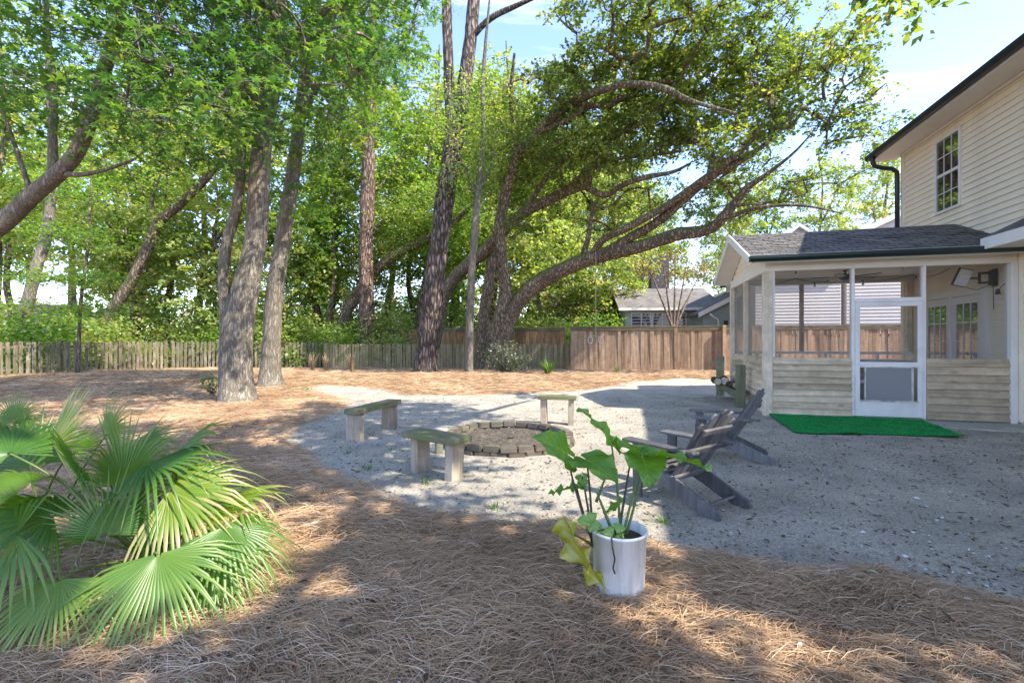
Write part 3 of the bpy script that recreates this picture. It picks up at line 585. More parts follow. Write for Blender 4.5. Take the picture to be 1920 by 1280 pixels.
tree('arching_tree', 'dark mossy limb arching behind the red-barked pine', [
    limb_px([(628,700,27.5),(634,640,27.5),(648,590,27.4),(675,545,27.2),(705,508,27),(745,475,26.8),(790,452,26.5),(840,425,26),(890,380,25.5)], [.42,.38,.36,.34,.32,.30,.27,.2,.1])],
    [(-4.6,26.2,8.8,2.4,2,1.6,1), (-6.5,27,7.2,1.8,1.6,1.0,.6)], 60, M['bark_oak'], M['leaf_far'], 24, dict(per=110, size=.15, aspect=.55, spread=(.5,.5,.3), tilt=.8), sep=.4)
# trees just behind the left fence
WLF = dict(sprig=7, per=70, size=.17, aspect=.75, spread=(.5,.5,.26), tilt=.6, vmean=.5)
tree('leaning_tree', 'curved tree trunk rising behind the picket fence toward the blue gap', [
    limb_px([(22,712,21),(30,640,21),(45,590,21),(70,500,21),(90,430,21),(97,330,21),(95,200,20.8),(88,60,20.6),(82,-60,20.4)], [.40,.36,.34,.31,.28,.24,.20,.15,.06])],
    [(-20,20.5,10.5,2.2,2.0,2.4,1), (-19,20.6,15,3,2.4,2.6,1)], 70, M['bark_gum'], M['leaf_far'], 31, WLF, sep=.5)
tree('leaning_tree', 'dark trunk slanting right behind the corner of the picket fence', [
    limb_px([(160,712,24.4),(180,645,24.4),(205,590,24.3),(245,530,24.2),(272,475,24.1),(298,418,24),(335,385,23.8),(390,330,23.6),(450,250,23.4),(500,160,23.2)], [.42,.38,.36,.34,.33,.31,.26,.20,.14,.06]),
    limb_px([(290,430,24),(285,380,23.8),(300,330,23.6)], [.12,.10,.05])],
    [(-15.5,23.4,12,3,2.4,2.6,1), (-18.5,23.6,9.6,2.2,1.6,1.4,.8)], 80, M['bark_far'], M['leaf_far'], 32, WLF, sep=.5)
tree('sapling', 'slim young tree with layered leaves at the picket fence', [
    limb_px([(146,705,18.6),(148,640,18.6),(152,560,18.6),(163,480,18.6),(168,400,18.6),(172,300,18.6)], [.10,.09,.085,.075,.06,.03])],
    [(-17.2,17.6,3.9,2.4,1.0,.5,1), (-16.6,17.6,2.6,2.0,.9,.4,1), (-17.2,17.8,5.6,2.0,1.0,.5,.8), (-17.4,18,7.4,1.6,1.0,.6,.8)], 90, M['bark_far'], M['leaf_bright'], 33,
    dict(per=58, size=.15, aspect=1, spread=(.4,.4,.13), shape=leaf_star, tilt=.4, vmean=.3), sep=.3)
# the tree behind the viewer that shades the near yard (only its hanging tip shows at the top of the frame)
shade_limbs = [spline([(2.6,-3.2,-.1),(2.6,-3.1,1.2),(2.5,-2.8,3.2),(2.6,-2.0,5.4),(3.0,-.4,7.4),(3.6,1.8,9.0)], [.55,.42,.38,.34,.26,.1], .3),
    spline([(2.6,-2.1,5.2),(.8,-.4,6.6),(-1.4,1.2,7.6),(-3.0,2.6,8.0)], [.24,.2,.14,.06], .3), spline([(3.0,-.6,7.2),(4.4,2.4,7.9),(5.6,5.0,7.9),(6.6,7.4,7.6)], [.2,.15,.1,.04], .3)]
SUNGAPS = [((-2.2,2.5,.8), .8), ((-1.5,2.7,.7), .6)] + [((*ground(*q)[:2], 0), r) for q, r in (((1000,1115),.12), ((1100,1140),.14), ((1200,1170),.14), ((1300,1200),.12), ((1400,1240),.12), ((590,1110),.2), ((600,950),.25), ((860,905),.3), ((480,830),.35), ((1300,1048),.15))]
def shade_rej(p):
    bad = ((p[:, 2]-1.45)/np.maximum(p[:, 1], .3) < .80) & (p[:, 1] > .5); sv = np.array(SUNV)
    for c_, r_ in SUNGAPS:
        d = p-np.array(c_); bad |= np.linalg.norm(d-(d@sv)[:, None]*sv, axis=1) < r_+.22
    return bad
tree('shade_tree', 'broad tree overhanging the near yard, leaf tips showing against the sky', shade_limbs,
    [(3.0,1.0,7.8,2.6,3.2,1.2,1.0), (-.6,1.2,8.2,2.8,2.6,1.1,.9), (4.4,-2.0,6.9,1.7,2.6,1.3,1.7), (4.6,4.6,8.8,1.8,1.9,1.0,.9), (4.2,-.2,5.9,1.3,1.4,.7,2.0), (6.4,-3.0,7.2,2.2,1.7,1.3,1.6), (5.0,-1.3,6.2,1.2,1.7,.8,2.6), (2.2,-.6,6.6,1.8,1.6,.8,1.6)],
    640, M['bark_oak'], M['leaf_oak'], 41, dict(OAK, per=85, size=.18, spread=(.30,.30,.2)), sep=.5, rejects=shade_rej,
    extra=[at(1672,-4,8.2), at(1690,8,8.2), at(1655,-20,8.3), at(1700,-15,8.1)])

# ------------------------------------------------------------------ woods: tree kinds built once, copied as individuals
def generic(seed, h, crown, natt, leafmat, bark, lkw, lean=.4, r=.26):
    g = np.random.default_rng(seed); pts = [(0,0,-.2)]; n = 6
    for i in range(1, n+1): pts.append((g.normal(0, .16)+lean*i/n, g.normal(0, .16), h*i/n))
    L = [spline(pts, np.linspace(r, .04, n+1), .4)]
    for b in range(3):
        z0 = h*(.35+.15*b); a = g.uniform(0, 6.28); p0 = np.array([np.interp(z0, [p[2] for p in pts], [p[i] for p in pts]) for i in range(3)])
        L.append(spline([p0, p0+np.array([math.cos(a)*1.0, math.sin(a)*1.0, 1.0]), p0+np.array([math.cos(a)*2.0, math.sin(a)*2.0, 2.6])], [r*.4, r*.3, .03], .4))
    return L, crown, natt, leafmat, bark, lkw, seed
FAR = dict(sprig=8, per=84, size=.25, aspect=.62, spread=(.50,.50,.34), tilt=.8, vmean=.5)
KINDS = [
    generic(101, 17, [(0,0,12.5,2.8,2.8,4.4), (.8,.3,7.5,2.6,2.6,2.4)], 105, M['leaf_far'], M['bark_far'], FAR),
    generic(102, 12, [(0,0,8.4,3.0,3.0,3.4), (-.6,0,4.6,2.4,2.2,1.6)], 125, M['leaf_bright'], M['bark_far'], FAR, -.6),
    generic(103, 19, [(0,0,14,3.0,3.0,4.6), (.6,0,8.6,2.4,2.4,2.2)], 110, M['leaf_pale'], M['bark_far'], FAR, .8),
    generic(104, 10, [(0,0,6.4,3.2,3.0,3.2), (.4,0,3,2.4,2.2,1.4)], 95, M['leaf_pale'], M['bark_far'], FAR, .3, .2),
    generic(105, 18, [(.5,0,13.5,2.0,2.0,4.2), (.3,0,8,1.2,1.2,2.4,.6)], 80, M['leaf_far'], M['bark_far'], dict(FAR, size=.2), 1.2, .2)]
KOBJ = []
def place_kind(i, x, y, rz, sc, label, name='woods_tree', group='trees in the woods beyond the fences'):
    if len(KOBJ) <= i or KOBJ[i] is None:
        while len(KOBJ) <= i: KOBJ.append(None)
        L, cr_, na, lm, bk, lkw, sd = KINDS[i]
        o = tree(name, label, L, cr_, na, bk, lm, sd, lkw, k=8, sep=.5, twig=.012, gk=4, group=group, step=.8); KOBJ[i] = o
    else:
        o = copy_tree(KOBJ[i]); tag(o, label, 'tree', group)
    o.name = name; o.location = (x, y, 0); o.rotation_euler = (0, 0, rz); o.scale = (sc,)*3
    return o
kind_word = ['mid-green leafy tree in the woods beyond the fences', 'bright green bushy tree in the woods beyond the fences', 'tall pale olive tree in the woods beyond the fences', 'low pale spreading tree in the woods beyond the fences']
wr = random.Random(5)
spots = [(1,-25,29),(0,-21,31),(3,-17.5,27.5),(2,-14.5,33),(1,-12.2,28.5),(3,-9.8,29.5),(0,-6.8,31),(1,-4.6,29),(2,-2.2,34),(3,.2,30),(0,2.8,35),(2,-29,34),(0,-33,30),(0,-10,37),
         (3,-13.5,26.6),(2,-5.2,40),(1,1.6,39),(3,-22,26.5),(0,-28,24.5),(2,-36,38),(2,8,46),(2,5,41)]
def behind(x, y):
    p = CX + F*x/y
    for lim, w in ((60, 'behind the curved trunk past the picket fence'), (200, 'behind the sapling at the picket fence'), (330, 'behind the picket fence corner'), (440, 'behind the forked sweetgum'), (560, 'behind the dark sweetgum'), (650, 'beyond the dry weeds at the back fence'), (730, 'behind the red-barked pine'), (860, 'behind the forked pine'), (960, 'behind the live oak trunk'), (1100, 'beyond the low fence end'), (1250, 'beyond the rope swing'), (9999, 'beyond the bare crape myrtle')):
        if p < lim: return w
spots += [(2,3.2,32.5),(2,8.2,36.5),(2,-1.2,36),(3,6.4,30.5),(0,11.5,46),(4,-20.5,27.2),(4,-15.2,27),(4,-11.2,27.2),(4,-8.9,27.8),(4,-6.0,28.2),(4,-17.2,29.5),(4,-12.6,31),(4,-4.0,31),(4,-23.5,28.5),(4,-1.6,29.8)]
for k_, x, y in spots: place_kind(k_, x, y, wr.uniform(0, 6.28), wr.uniform(.88, 1.15)*(1.15 if y > 33 else 1), ['mid-green leafy tree ', 'bright green bushy tree ', 'tall pale olive tree ', 'low pale spreading tree ', 'slender tall-stemmed tree '][k_]+behind(x, y))
for i in range(11):
    x = -62+11.5*i+wr.uniform(-2, 2); y = wr.uniform(56, 66); k_ = (0, 2, 3)[i % 3]
    k_ = 3 if i % 2 else k_
    place_kind(k_, x, y, wr.uniform(0, 6.28), wr.uniform(1.35, 1.7), 'distant hazy tree far off '+behind(x, y), 'distant_tree', 'distant trees closing the view')
for k_, x, y, sc, lab in [(2,10.5,38,.82,'grey-green tree crown directly above the neighbouring roof ridge'), (0,13.5,43,.95,'tall tree far behind the bare crape myrtle'), (2,19,40,.9,'pale tree rising behind the white gable peak'),
                          (0,24,44,1.0,'leafy tree behind the neighbouring gable and the downspout'), (3,4.6,29.5,.78,'low grey-green tree hanging over the brown fence by the rope swing'), (2,29,42,1.0,'pale tree hidden low behind the cream house')]:
    place_kind(k_, x, y, wr.uniform(0, 6.28), sc, lab, 'neighbour_tree', 'trees behind the neighbouring houses')
# understory bushes behind the fences
def bush_mesh(seed, mat, n=34, per=90, size=.15, shape=leaf_kite):
    g = np.random.default_rng(seed); c = in_ellipsoids(g, [(0,0,1.3,1.5,1.2,1.2), (.5,.2,.6,1.3,1.1,.6)], n, 0, .2)
    V, Fq, val = leaves(g, c, per, size, .65, (.34,.34,.24), shape, .8)
    sk = Skel(); 
    for p in c[::2]: sk.tube(np.array([[g.normal(0,.1), g.normal(0,.1), -.1], [p[0]*.4, p[1]*.4, p[2]*.6], p]), [.03,.02,.006], 5)
    return np_mesh('crown', V, [Fq], {'v': val}), sk.mesh('stem'), mat
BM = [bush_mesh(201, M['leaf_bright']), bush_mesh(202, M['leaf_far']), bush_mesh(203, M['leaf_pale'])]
bl = ['bright green understory bush behind the fences', 'dark leafy understory bush behind the fences', 'pale dry-looking understory bush behind the fences']
bspots = [(0,-21.5,20),(2,-20.5,23),(1,-22.5,24.5),(2,-18.6,25.6),(0,-16.4,25.4),(2,-14.6,25.8),(1,-12.8,25.5),(2,-11.0,26),(0,-9.4,25.6),(2,-7.2,26.4),(0,-5.6,29.6),(1,-3.4,29.5),(0,-1.0,28.8),(2,1.2,28),(1,3.6,26.2),(0,2.2,29),
          (2,-24.5,21.5),(1,-16,28),(0,-12,29),(2,-20,28),(0,-25,27),(1,-8.6,28.6),(0,5.2,26.6),(2,-23,30),(2,-15.5,31),(1,-18,31.5),(1,-27,31),(2,-10,33),(0,-6,33.5),(2,-2.8,32.5)]
bspots += [(q % 3, -34+3.4*q, 41+2.5*(q % 2)) for q in range(15)] + [(0,-9.3,41.2),(2,-7.5,40.6),(1,-5.7,41.0)]
for k_, x, y in bspots:
    o = empty('bush', (x, y, 0), wr.uniform(0, 6.28), ['bright green understory bush ', 'dark leafy understory bush ', 'pale dry-looking understory bush '][k_]+behind(x, y), 'bush', 'understory bushes'); s_ = wr.uniform(.8, 1.35)*(1.9 if y > 40 else 1); o.scale = (s_*1.1, s_*1.1, s_)
    tag(link('crown', BM[k_][0], BM[k_][2], o), kind='stuff'); link('stem', BM[k_][1], M['bark_far'], o)

# ------------------------------------------------------------------ fences
def bev_box(name, w, d, h, b=.006): return MB().box(-w/2, w/2, -d/2, d/2, 0, h).mesh(name, b)
def dog_ear(name, w, d, h):
    e = w*.22; return MB().prism([(-w/2,0),(w/2,0),(w/2,h-e),(w/2-e,h),(-w/2+e,h),(-w/2,h-e)], 1, -d/2, d/2).mesh(name, .004)
fr = random.Random(3)
def fence(name, label, p0, p1, h, bw, gap, mat, mesh, post_every=2.4, post_h=None, rails=(.3,.8), jitter=.03, cap=False, post_w=.10, skip=(), facing=-1, post_mat=None):
    p0 = Vector((*p0, 0)); p1 = Vector((*p1, 0)); d = p1-p0; L = d.length; rz = math.atan2(d.y, d.x)
    root = empty(name, (p0.x, p0.y, 0), rz, label, 'fence')
    n = int(L/(bw+gap)); st = L/n
    for i in range(n):
        x = (i+.5)*st + fr.uniform(-.2, .2)*gap
        w = root.matrix_basis @ Vector((x, 0, 0))
        if any(abs(x-a) < b for a, b in skip): continue
        link('picket' if gap > .015 else 'board', mesh, mat, root, (x, facing*.02+fr.uniform(-.006,.006), -.03), (fr.uniform(-.02,.02), fr.uniform(-jitter,jitter), 0), (fr.uniform(.92,1.05), 1, fr.uniform(1-jitter,1+jitter*.6)))
    rm = MB().box(0, L, -.02, .02, -.045, .045).mesh('rail', .005)
    for rh in rails: link('rail', rm, M['rail'], root, (0, -facing*.045, rh*h))
    pm = bev_box('post', post_w, post_w, (post_h or h*1.03), .008); k = max(1, round(L/post_every))
    for i in range(k+1): link('post', pm, post_mat or mat, root, (L*i/k, -facing*.06, -.05))
    if cap: link('cap', MB().box(-.05, L+.05, -.08, .07, h-.02, h+.03).mesh('cap', .005), M['rail'], root); link('trim_board', MB().box(0, L, facing*.055-.012, facing*.055+.012, h-.17, h-.03).mesh('trim_board', .004), M['rail'], root)
    return root
pick = dog_ear('picket', .135, .02, 1.47); pick_low = dog_ear('picket', .14, .02, 1.36); brd = bev_box('board', .142, .018, 2.12, .004); brd2 = bev_box('board', .20, .018, 2.16, .004)
fence('picket_fence', 'old grey picket fence with wide gaps running back along the left side', (-20.0, 12.0), (-17.9, 23.6), 1.45, .13, .075, M['picket'], pick, 2.3, 1.55, (.25,.85), .03, facing=-1)
fence('picket_fence', 'weathered picket fence with gaps across the back, behind the sweetgums', (-17.8, 23.8), (-10.2, 24.9), 1.42, .13, .06, M['picket'], pick, 2.3, 1.55, (.25,.85), .03, facing=-1)
fence('low_fence', 'low mossy board fence across the back, behind the forked pine', (-10.1, 24.5), (2.85, 22.6), 1.33, .135, .022, M['picket_low'], pick_low, 2.4, 1.40, (.25,.8), .022, facing=-1)
TF0 = np.array((2.85, 21.9)); TF1 = TF0 + 16.5*np.array(VX)
fence('tall_fence', 'tall reddish-brown board fence with a flat cap rail', tuple(TF0), tuple(TF1), 2.12, .142, .004, M['fence'], brd, 2.4, 2.15, (.2,.8), .006, True, facing=-1)
fence('far_fence', 'smooth orange-brown board fence standing behind the low fence', (-8.0, 27.2), (2.7, 23.6), 2.16, .2, .004, M['fence_far'], brd2, 2.6, 2.2, (.2,.8), .004, True, facing=-1)
gp = TF0 + 6.75*np.array(VX) - .16*np.array(UX)
o = bev_box('fence_post', .14, .22, 2.2, .008); tag(link('fence_post', o, M['fence'], None, (gp[0], gp[1], -.03), (0, 0, HROT)), 'square post proud of the tall brown fence beside the porch', 'post')

# ------------------------------------------------------------------ the cream house (local x along the porch front, local y away from the viewer)
TW = 3.93; S0, S1 = -8.8, 3.42; EZ = 6.08
house = empty('house', (*HO, 0), HROT, 'cream two-storey house with lap siding and dark gutter', 'house')
wall = MB().box(TW+.012, TW+8.5, S0, S1, -.1, EZ).build('wall', M['siding'], house)
ex = .125; nb = int((EZ-.12)/ex)+1
prof = [(0, 0), (-.030, 0), (-.004, ex+.012), (0, ex+.012)]
sb = MB().prism([(TW+.010+p[0], p[1]) for p in prof], 1, S0, S1).mesh('siding_board')
for i in range(nb):
    z = .10+i*ex
    if z+ex > EZ+.05: break
    link('siding_board', sb, M['siding'], wall, (0, 0, z))
MB().box(TW-.035, TW+.06, S1-.09, S1+.03, .05, EZ).build('corner_post', M['siding'], house, .004)
MB().box(TW-.03, TW+.02, -.17, -.06, .05, 3.0).build('corner_post', M['siding'], house, .004)
# eave: soffit, fascia, gutter, roof
MB().box(TW-.50, TW+.02, S0-.3, S1+.36, EZ, EZ+.02).build('soffit', M['soffit'], house)
MB().box(TW-.06, TW-.02, S0, S1+.02, EZ-.06, EZ-.002).build('frieze_trim', M['trim'], house, .004)
MB().box(TW-.53, TW-.503, S0-.3, S1+.38, EZ-.01, EZ+.17).build('fascia', M['trim'], house)
MB().prism([(TW-.533, EZ+.03), (TW-.56, EZ+.02), (TW-.62, EZ+.03), (TW-.655, EZ+.09), (TW-.655, EZ+.15), (TW-.533, EZ+.15)], 1, S0-.3, S1+.40).build('gutter', M['gutter'], house, .004)
rz_ = EZ+.17; rw = 4.75
MB().add([(TW-.60,S0-.35,rz_),(TW-.60,S1+.42,rz_),(TW+4.2,S1+.42,rz_+rw*.55),(TW+4.2,S0-.35,rz_+rw*.55),(TW+9.0,S0-.35,rz_),(TW+9.0,S1+.42,rz_),
          (TW-.60,S0-.35,rz_-.03),(TW-.60,S1+.42,rz_-.03),(TW+9.0,S0-.35,rz_-.03),(TW+9.0,S1+.42,rz_-.03)],
         [(0,1,2,3),(3,2,5,4),(0,3,4,8,6),(1,7,9,5,2),(6,8,9,7),(0,6,7,1),(4,5,9,8)]).build('roof', M['shingle'], house)
MB().tube([(TW-.60,S1+.10,EZ+.05),(TW-.60,S1+.10,EZ-.10),(TW-.56,S1+.09,EZ-.20),(TW-.40,S1+.07,EZ-.27),(TW-.20,S1+.06,EZ-.31),(TW-.10,S1+.06,EZ-.40),(TW-.09,S1+.06,EZ-.55),(TW-.09,S1+.06,3.3)], .052, 10).build('downspout', M['gutter'], house, 0, True)
# upper window
def sash_window(parent, x, y0, y1, z0, z1, name='window', cols=3, rows=2):
    f = MB(); w = .055
    f.box(x-.045, x+.03, y0, y0+w, z0, z1).box(x-.045, x+.03, y1-w, y1, z0, z1).box(x-.045, x+.03, y0+w, y1-w, z0, z0+w).box(x-.045, x+.03, y0+w, y1-w, z1-w, z1)
    zm = (z0+z1)/2; f.box(x-.045, x+.03, y0+w, y1-w, zm-.03, zm+.03)
    win = f.build(name, M['trim'], parent, .003)
    for a, b in ((z0+w, zm-.03), (zm+.03, z1-w)):
        MB().box(x-.020, x-.016, y0+w, y1-w, a, b).build('pane', M['glass'], win)
        g = MB()
        for c in range(1, cols): yy = y0+w+(y1-y0-2*w)*c/cols; g.box(x-.030, x-.021, yy-.008, yy+.008, a, b)
        for r_ in range(1, rows): zz = a+(b-a)*r_/rows; g.box(x-.031, x-.0205, y0+w, y1-w, zz-.008, zz+.008)
        g.build('muntin', M['trim'], win)
    return win
sash_window(house, TW-.005, 1.33, 2.13, 4.22, 5.84)
# pent roof over the ground floor, right of the porch
MB().add([(3.20,S0,3.22),(3.20,-.42,3.22),(TW+.02,-.42,3.62),(TW+.02,S0,3.62),(3.20,S0,3.17),(3.20,-.42,3.17),(TW+.02,-.42,3.17),(TW+.02,S0,3.17)],
         [(0,1,2,3),(4,7,6,5),(0,4,5,1),(1,5,6,2),(3,7,4,0)]).build('pent_roof', M['shingle'], house)
MB().box(3.17, 3.197, S0, -.40, 3.01, 3.20).box(3.197, TW-.03, -.42, -.395, 3.01, 3.17).build('pent_fascia', M['trim'], house)
MB().box(3.198, TW-.02, S0, -.425, 3.02, 3.035).build('pent_soffit', M['soffit'], house)
# french doors in the house wall inside the porch
def french(y0, y1, z1):
    d = MB(); x0, x1 = TW-.055, TW-.012; st_ = .115
    d.box(x0, x1, y0, y0+st_, .06, z1).box(x0, x1, y1-st_, y1, .06, z1).box(x0, x1, y0+st_, y1-st_, .06, .32).box(x0, x1, y0+st_, y1-st_, z1-.15, z1)
    o = d.build('french_door', M['trim'], house, .003)
    MB().box(TW-.036, TW-.032, y0+st_, y1-st_, .32, z1-.15).build('pane', M['glass_door'], o)
    g = MB()
    for c in (1, 2): yy = y0+st_+(y1-y0-2*st_)*c/3; g.box(TW-.046, TW-.037, yy-.01, yy+.01, .32, z1-.15)
    for r_ in range(1, 5): zz = .32+(z1-.47)*r_/5; g.box(TW-.047, TW-.0365, y0+st_, y1-st_, zz-.01, zz+.01)
    g.build('muntin', M['trim'], o)
    return o
french(.72, 1.56, 2.36); fd = french(1.62, 2.46, 2.36)
MB().tube([(TW-.06,1.68,1.05),(TW-.12,1.68,1.05),(TW-.12,1.78,1.05)], .012, 8).build('door_handle', M['black'], fd)
dc = MB().box(TW-.075, TW-.005, .60, .715, .05, 2.50).box(TW-.075, TW-.005, 2.465, 2.58, .05, 2.50).box(TW-.075, TW-.005, .715, 2.465, 2.37, 2.50).box(TW-.09, TW-.005, 1.565, 1.615, .05, 2.37); dc.build('door_casing', M['trim'], house, .003)

# ------------------------------------------------------------------ screened porch
porch = empty('screened_porch', (*HO, 0), HROT, 'screened porch with pale wood half walls and a shingled gable roof', 'porch')
D = 3.0; SILL = 1.135; BB = 2.82; BT = 3.02; DT0, DT1 = 1.46, 2.53
MB().box(-.06, TW-.04, -.06, D+.06, -.1, .045).build('floor', M['floor'], porch, .005)
def half_wall(name, a, b, face, mat, n=9):
    """lapped planks on one side; face 'front' (x from a to b) or 'side' (y from a to b)"""
    step = (SILL-.05)/n; ln = b-a
    pr = [(0, .0), (.046, .0), (.046, .012), (.010, step+.004), (0, step+.004)]
    if face == 'front':
        w = MB().box(a, b, -.03, .03, .045, SILL).build(name, M['post'], porch); me = MB().prism([(-p[0]-.031, p[1]) for p in pr], 0, a, b).mesh('plank', .002)
    else:
        w = MB().box(-.03, .03, a, b, .045, SILL).build(name, M['post'], porch); me = MB().prism([(-p[0]-.031, p[1]) for p in pr], 1, a, b).mesh('plank', .002)
    for i in range(n): link('plank', me, mat, w, (0, 0, .045+i*step), (fr.uniform(-.002,.002), fr.uniform(-.0015,.0015), 0) )
    return w
half_wall('front_wall', .064, DT0-.05, 'front', M['plank']); half_wall('front_wall', DT1+.055, TW-.13, 'front', M['plank'], 8)
half_wall('side_wall', .08, 1.52, 'side', M['plank_y'], 8); half_wall('side_wall', 1.62, D-.08, 'side', M['plank_y'], 8)
MB().box(DT1+.055, TW-.13, -.075, -.031, -.02, .06).build('skirt_board', M['green_post'], porch, .003)
for (x0, x1, y0, y1, z1) in ((-.092, .062, -.092, .07, BB), (-.088, .05, 1.52, 1.62, BB), (-.092, .06, D-.06, D+.06, BB)): MB().box(x0, x1, y0, y1, -.05, z1).build('post', M['post'], porch, .006)
MB().box(TW-.13, TW-.035, -.092, .06, -.02, BB).build('post', M['trim'], porch, .005)
for x0, x1 in ((.064, .112), (DT0-.048, DT0), (DT1, DT1+.052)):
    MB().box(x0, x1, -.05, .05, SILL+.006 if x0 < .2 else .045, BB).build('upright', M['white_metal'], porch, .004)
MB().box(-.07, TW-.033, -.075, .075, BB+.001, BT).build('beam', M['soffit'], porch, .005)
MB().box(-.075, .07, .08, D+.07, BB+.001, BT).build('beam', M['soffit'], porch, .005)
MB().box(.072, TW-.033, D-.07, D+.07, BB+.06, BT).build('beam', M['soffit'], porch, .005)
MB().box(.0, TW-.02, .0, D, BT+.002, BT+.02).build('ceiling', M['soffit'], porch)
# rear screen wall
MB().box(.06, TW-.03, D-.05, D+.05, 1.14, 1.20).box(.06, TW-.03, D-.04, D+.04, .98, 1.02).build('rear_rail', M['white_metal'], porch, .004)
for x in (.55, 1.05, 2.1, 2.65, 3.2): MB().box(x-.02, x+.02, D-.035, D+.035, 1.022, 1.138).build('rear_baluster', M['white_metal'], porch)
MB().box(.06, TW-.03, D-.03, D+.03, .045, .978).build('rear_wall', M['plank'], porch)
for x0, x1 in ((1.52, 1.60), (TW-.14, TW-.04)): MB().box(x0, x1, D-.045, D+.045, 1.202, BB+.058).build('rear_post', M['post'], porch, .004)
for x0, x1, y, z0, z1, mt in ((.113, DT0-.05, .0, SILL, BB, 'screen'), (DT0+.002, DT1-.002, .0, 2.262, BB, 'screen'), (DT1+.054, TW-.132, .0, SILL, BB, 'screen')):
    MB().box(x0, x1, y-.001, y+.001, z0, z1).build('screen', M[mt], porch)
for y0, y1 in ((.075, 1.518), (1.622, D-.062)): MB().box(-.001, .001, y0, y1, SILL, BB).build('screen', M['screen_side'], porch)
MB().box(DT0, DT1, -.05, .05, 2.185, 2.26).build('transom_rail', M['white_metal'], porch, .004)
# screen door with pet flap
sd_ = MB(); a, b = DT0+.006, DT1-.006; w = .075
sd_.box(a, a+w, -.062, -.03, .06, 2.18).box(b-w, b, -.062, -.03, .06, 2.18).box(a+w, b-w, -.062, -.03, 2.10, 2.18).box(a+w, b-w, -.062, -.03, .98, 1.07).box(a+w, b-w, -.062, -.03, .06, .33)
door = sd_.build('screen_door', M['white_metal'], porch, .004)
MB().box(a+w, b-w, -.047, -.045, 1.07, 2.10).build('screen', M['screen'], door); MB().box(a+w, b-w, -.047, -.045, .35, .98).build('screen', M['screen'], door)
pf = MB().box(a+w+.07, a+w+.09, -.072, -.05, .35, .98).box(b-w-.10, b-w-.07, -.072, -.05, .35, .98).box(a+w-.01, b-w+.01, -.074, -.063, .335, .362).box(a+w-.01, b-w+.01, -.074, -.063, .965, .985).build('pet_door_frame', m_plain('worn_white', (.62,.60,.55), .6, .1, 12, .1, .3, (.09,.05,.03), .9), door)
MB().box(a+w+.09, b-w-.10, -.060, -.056, .362, .965).build('pet_door_panel', M['pet_panel'], door)
MB().tube([(a+.04,-.062,1.02),(a+.04,-.10,1.02),(a+.12,-.10,1.02)], .009, 6).build('door_handle', M['white_metal'], door)
# roof: gable facing left, ridge to the house
OV = .36; EZp = 3.06; RZ = 3.88; mid = D/2
def roof_slab(s): # one slope; s=-1 front, +1 back
    e = mid+s*(mid+OV)
    return [(-.40, e, EZp), (TW-.03, e, EZp), (TW-.03, mid, RZ), (-.40, mid, RZ)]
for s in (-1, 1):
    q = roof_slab(s); vs_ = [*q, *[(p[0], p[1], p[2]-.05) for p in q]]
    slab = MB().add(vs_, [(0,1,2,3),(4,7,6,5),(0,4,5,1),(1,5,6,2),(2,6,7,3),(3,7,4,0)]).build('roof', M['shingle'], porch)
    nrm = Vector((0, s*(RZ-EZp), mid+OV)).normalized(); sl = Vector((0, -s*(mid+OV), RZ-EZp)); nc = 14
    # shingle courses as thin overlapping tabs, joined because each is only a few pixels
    mb = MB(); rr_ = random.Random(9+s)
    for c in range(nc):
        p = Vector((0, q[0][1], EZp)) + sl*(c/nc); p2 = Vector((0, q[0][1], EZp)) + sl*min(1, (c+1.25)/nc); x = -.40 - rr_.uniform(0, .25)
        while x < TW-.03:
            wd = rr_.choice((.16, .2, .3)); x0, x1 = max(x, -.41), min(x+wd-.008, TW-.03); h = rr_.uniform(.006, .016); x += wd
            if x1-x0 < .03: continue
            A, B = p+nrm*h, p2+nrm*.003
            mb.add([(x0,A.y,A.z),(x1,A.y,A.z),(x1,B.y,B.z),(x0,B.y,B.z),(x0,p.y,p.z+.001),(x1,p.y,p.z+.001)], [(0,1,2,3),(0,4,5,1),(0,3,4),(1,5,2)])
    tag(mb.build('shingles', M['shingle'], slab), kind='stuff')
MB().prism([(D/2-mid-.02+.0, BT+.0), (D+.02, BT), (mid, RZ-.06-.02)], 0, -.01, .03).build('gable_wall', M['siding'], porch)
for i in range(6):
    z0 = BT+.01+i*.125; hw = (mid)*(1-(z0-BT)/(RZ-BT-.08))
    if hw > .12: MB().prism([(-.010, z0), (-.030, z0), (-.014, z0+.13), (-.010, z0+.13)], 1, mid-hw, mid+hw).build('siding_board', M['siding'], porch)
for s in (-1, 1):
    e = mid+s*(mid+OV)
    MB().add([(-.43,e,EZp-.13),(-.43,e,EZp+.03),(-.43,mid,RZ+.03),(-.43,mid,RZ-.14),(-.402,e,EZp-.13),(-.402,e,EZp+.03),(-.402,mid,RZ+.03),(-.402,mid,RZ-.14)],
             [(0,1,2,3),(7,6,5,4),(0,4,5,1),(1,5,6,2),(2,6,7,3),(3,7,4,0)]).build('rake_board', M['trim'], porch)
    MB().add([(-.40,e,EZp-.11),(-.03,e,EZp-.11),(-.03,mid,RZ-.13),(-.40,mid,RZ-.13),(-.40,e,EZp-.10),(-.03,e,EZp-.10),(-.03,mid,RZ-.12),(-.40,mid,RZ-.12)],
             [(0,1,2,3),(7,6,5,4),(0,4,5,1),(1,5,6,2),(2,6,7,3),(3,7,4,0)]).build('rake_soffit', M['soffit'], porch)
e = -OV
MB().box(-.40, TW-.04, e-.025, e, EZp-.12, EZp+.01).build('fascia', M['trim'], porch)
MB().box(-.40, TW-.04, e-.04, e+.02, EZp+.012, EZp+.028).build('drip_edge', M['white_metal'], porch)
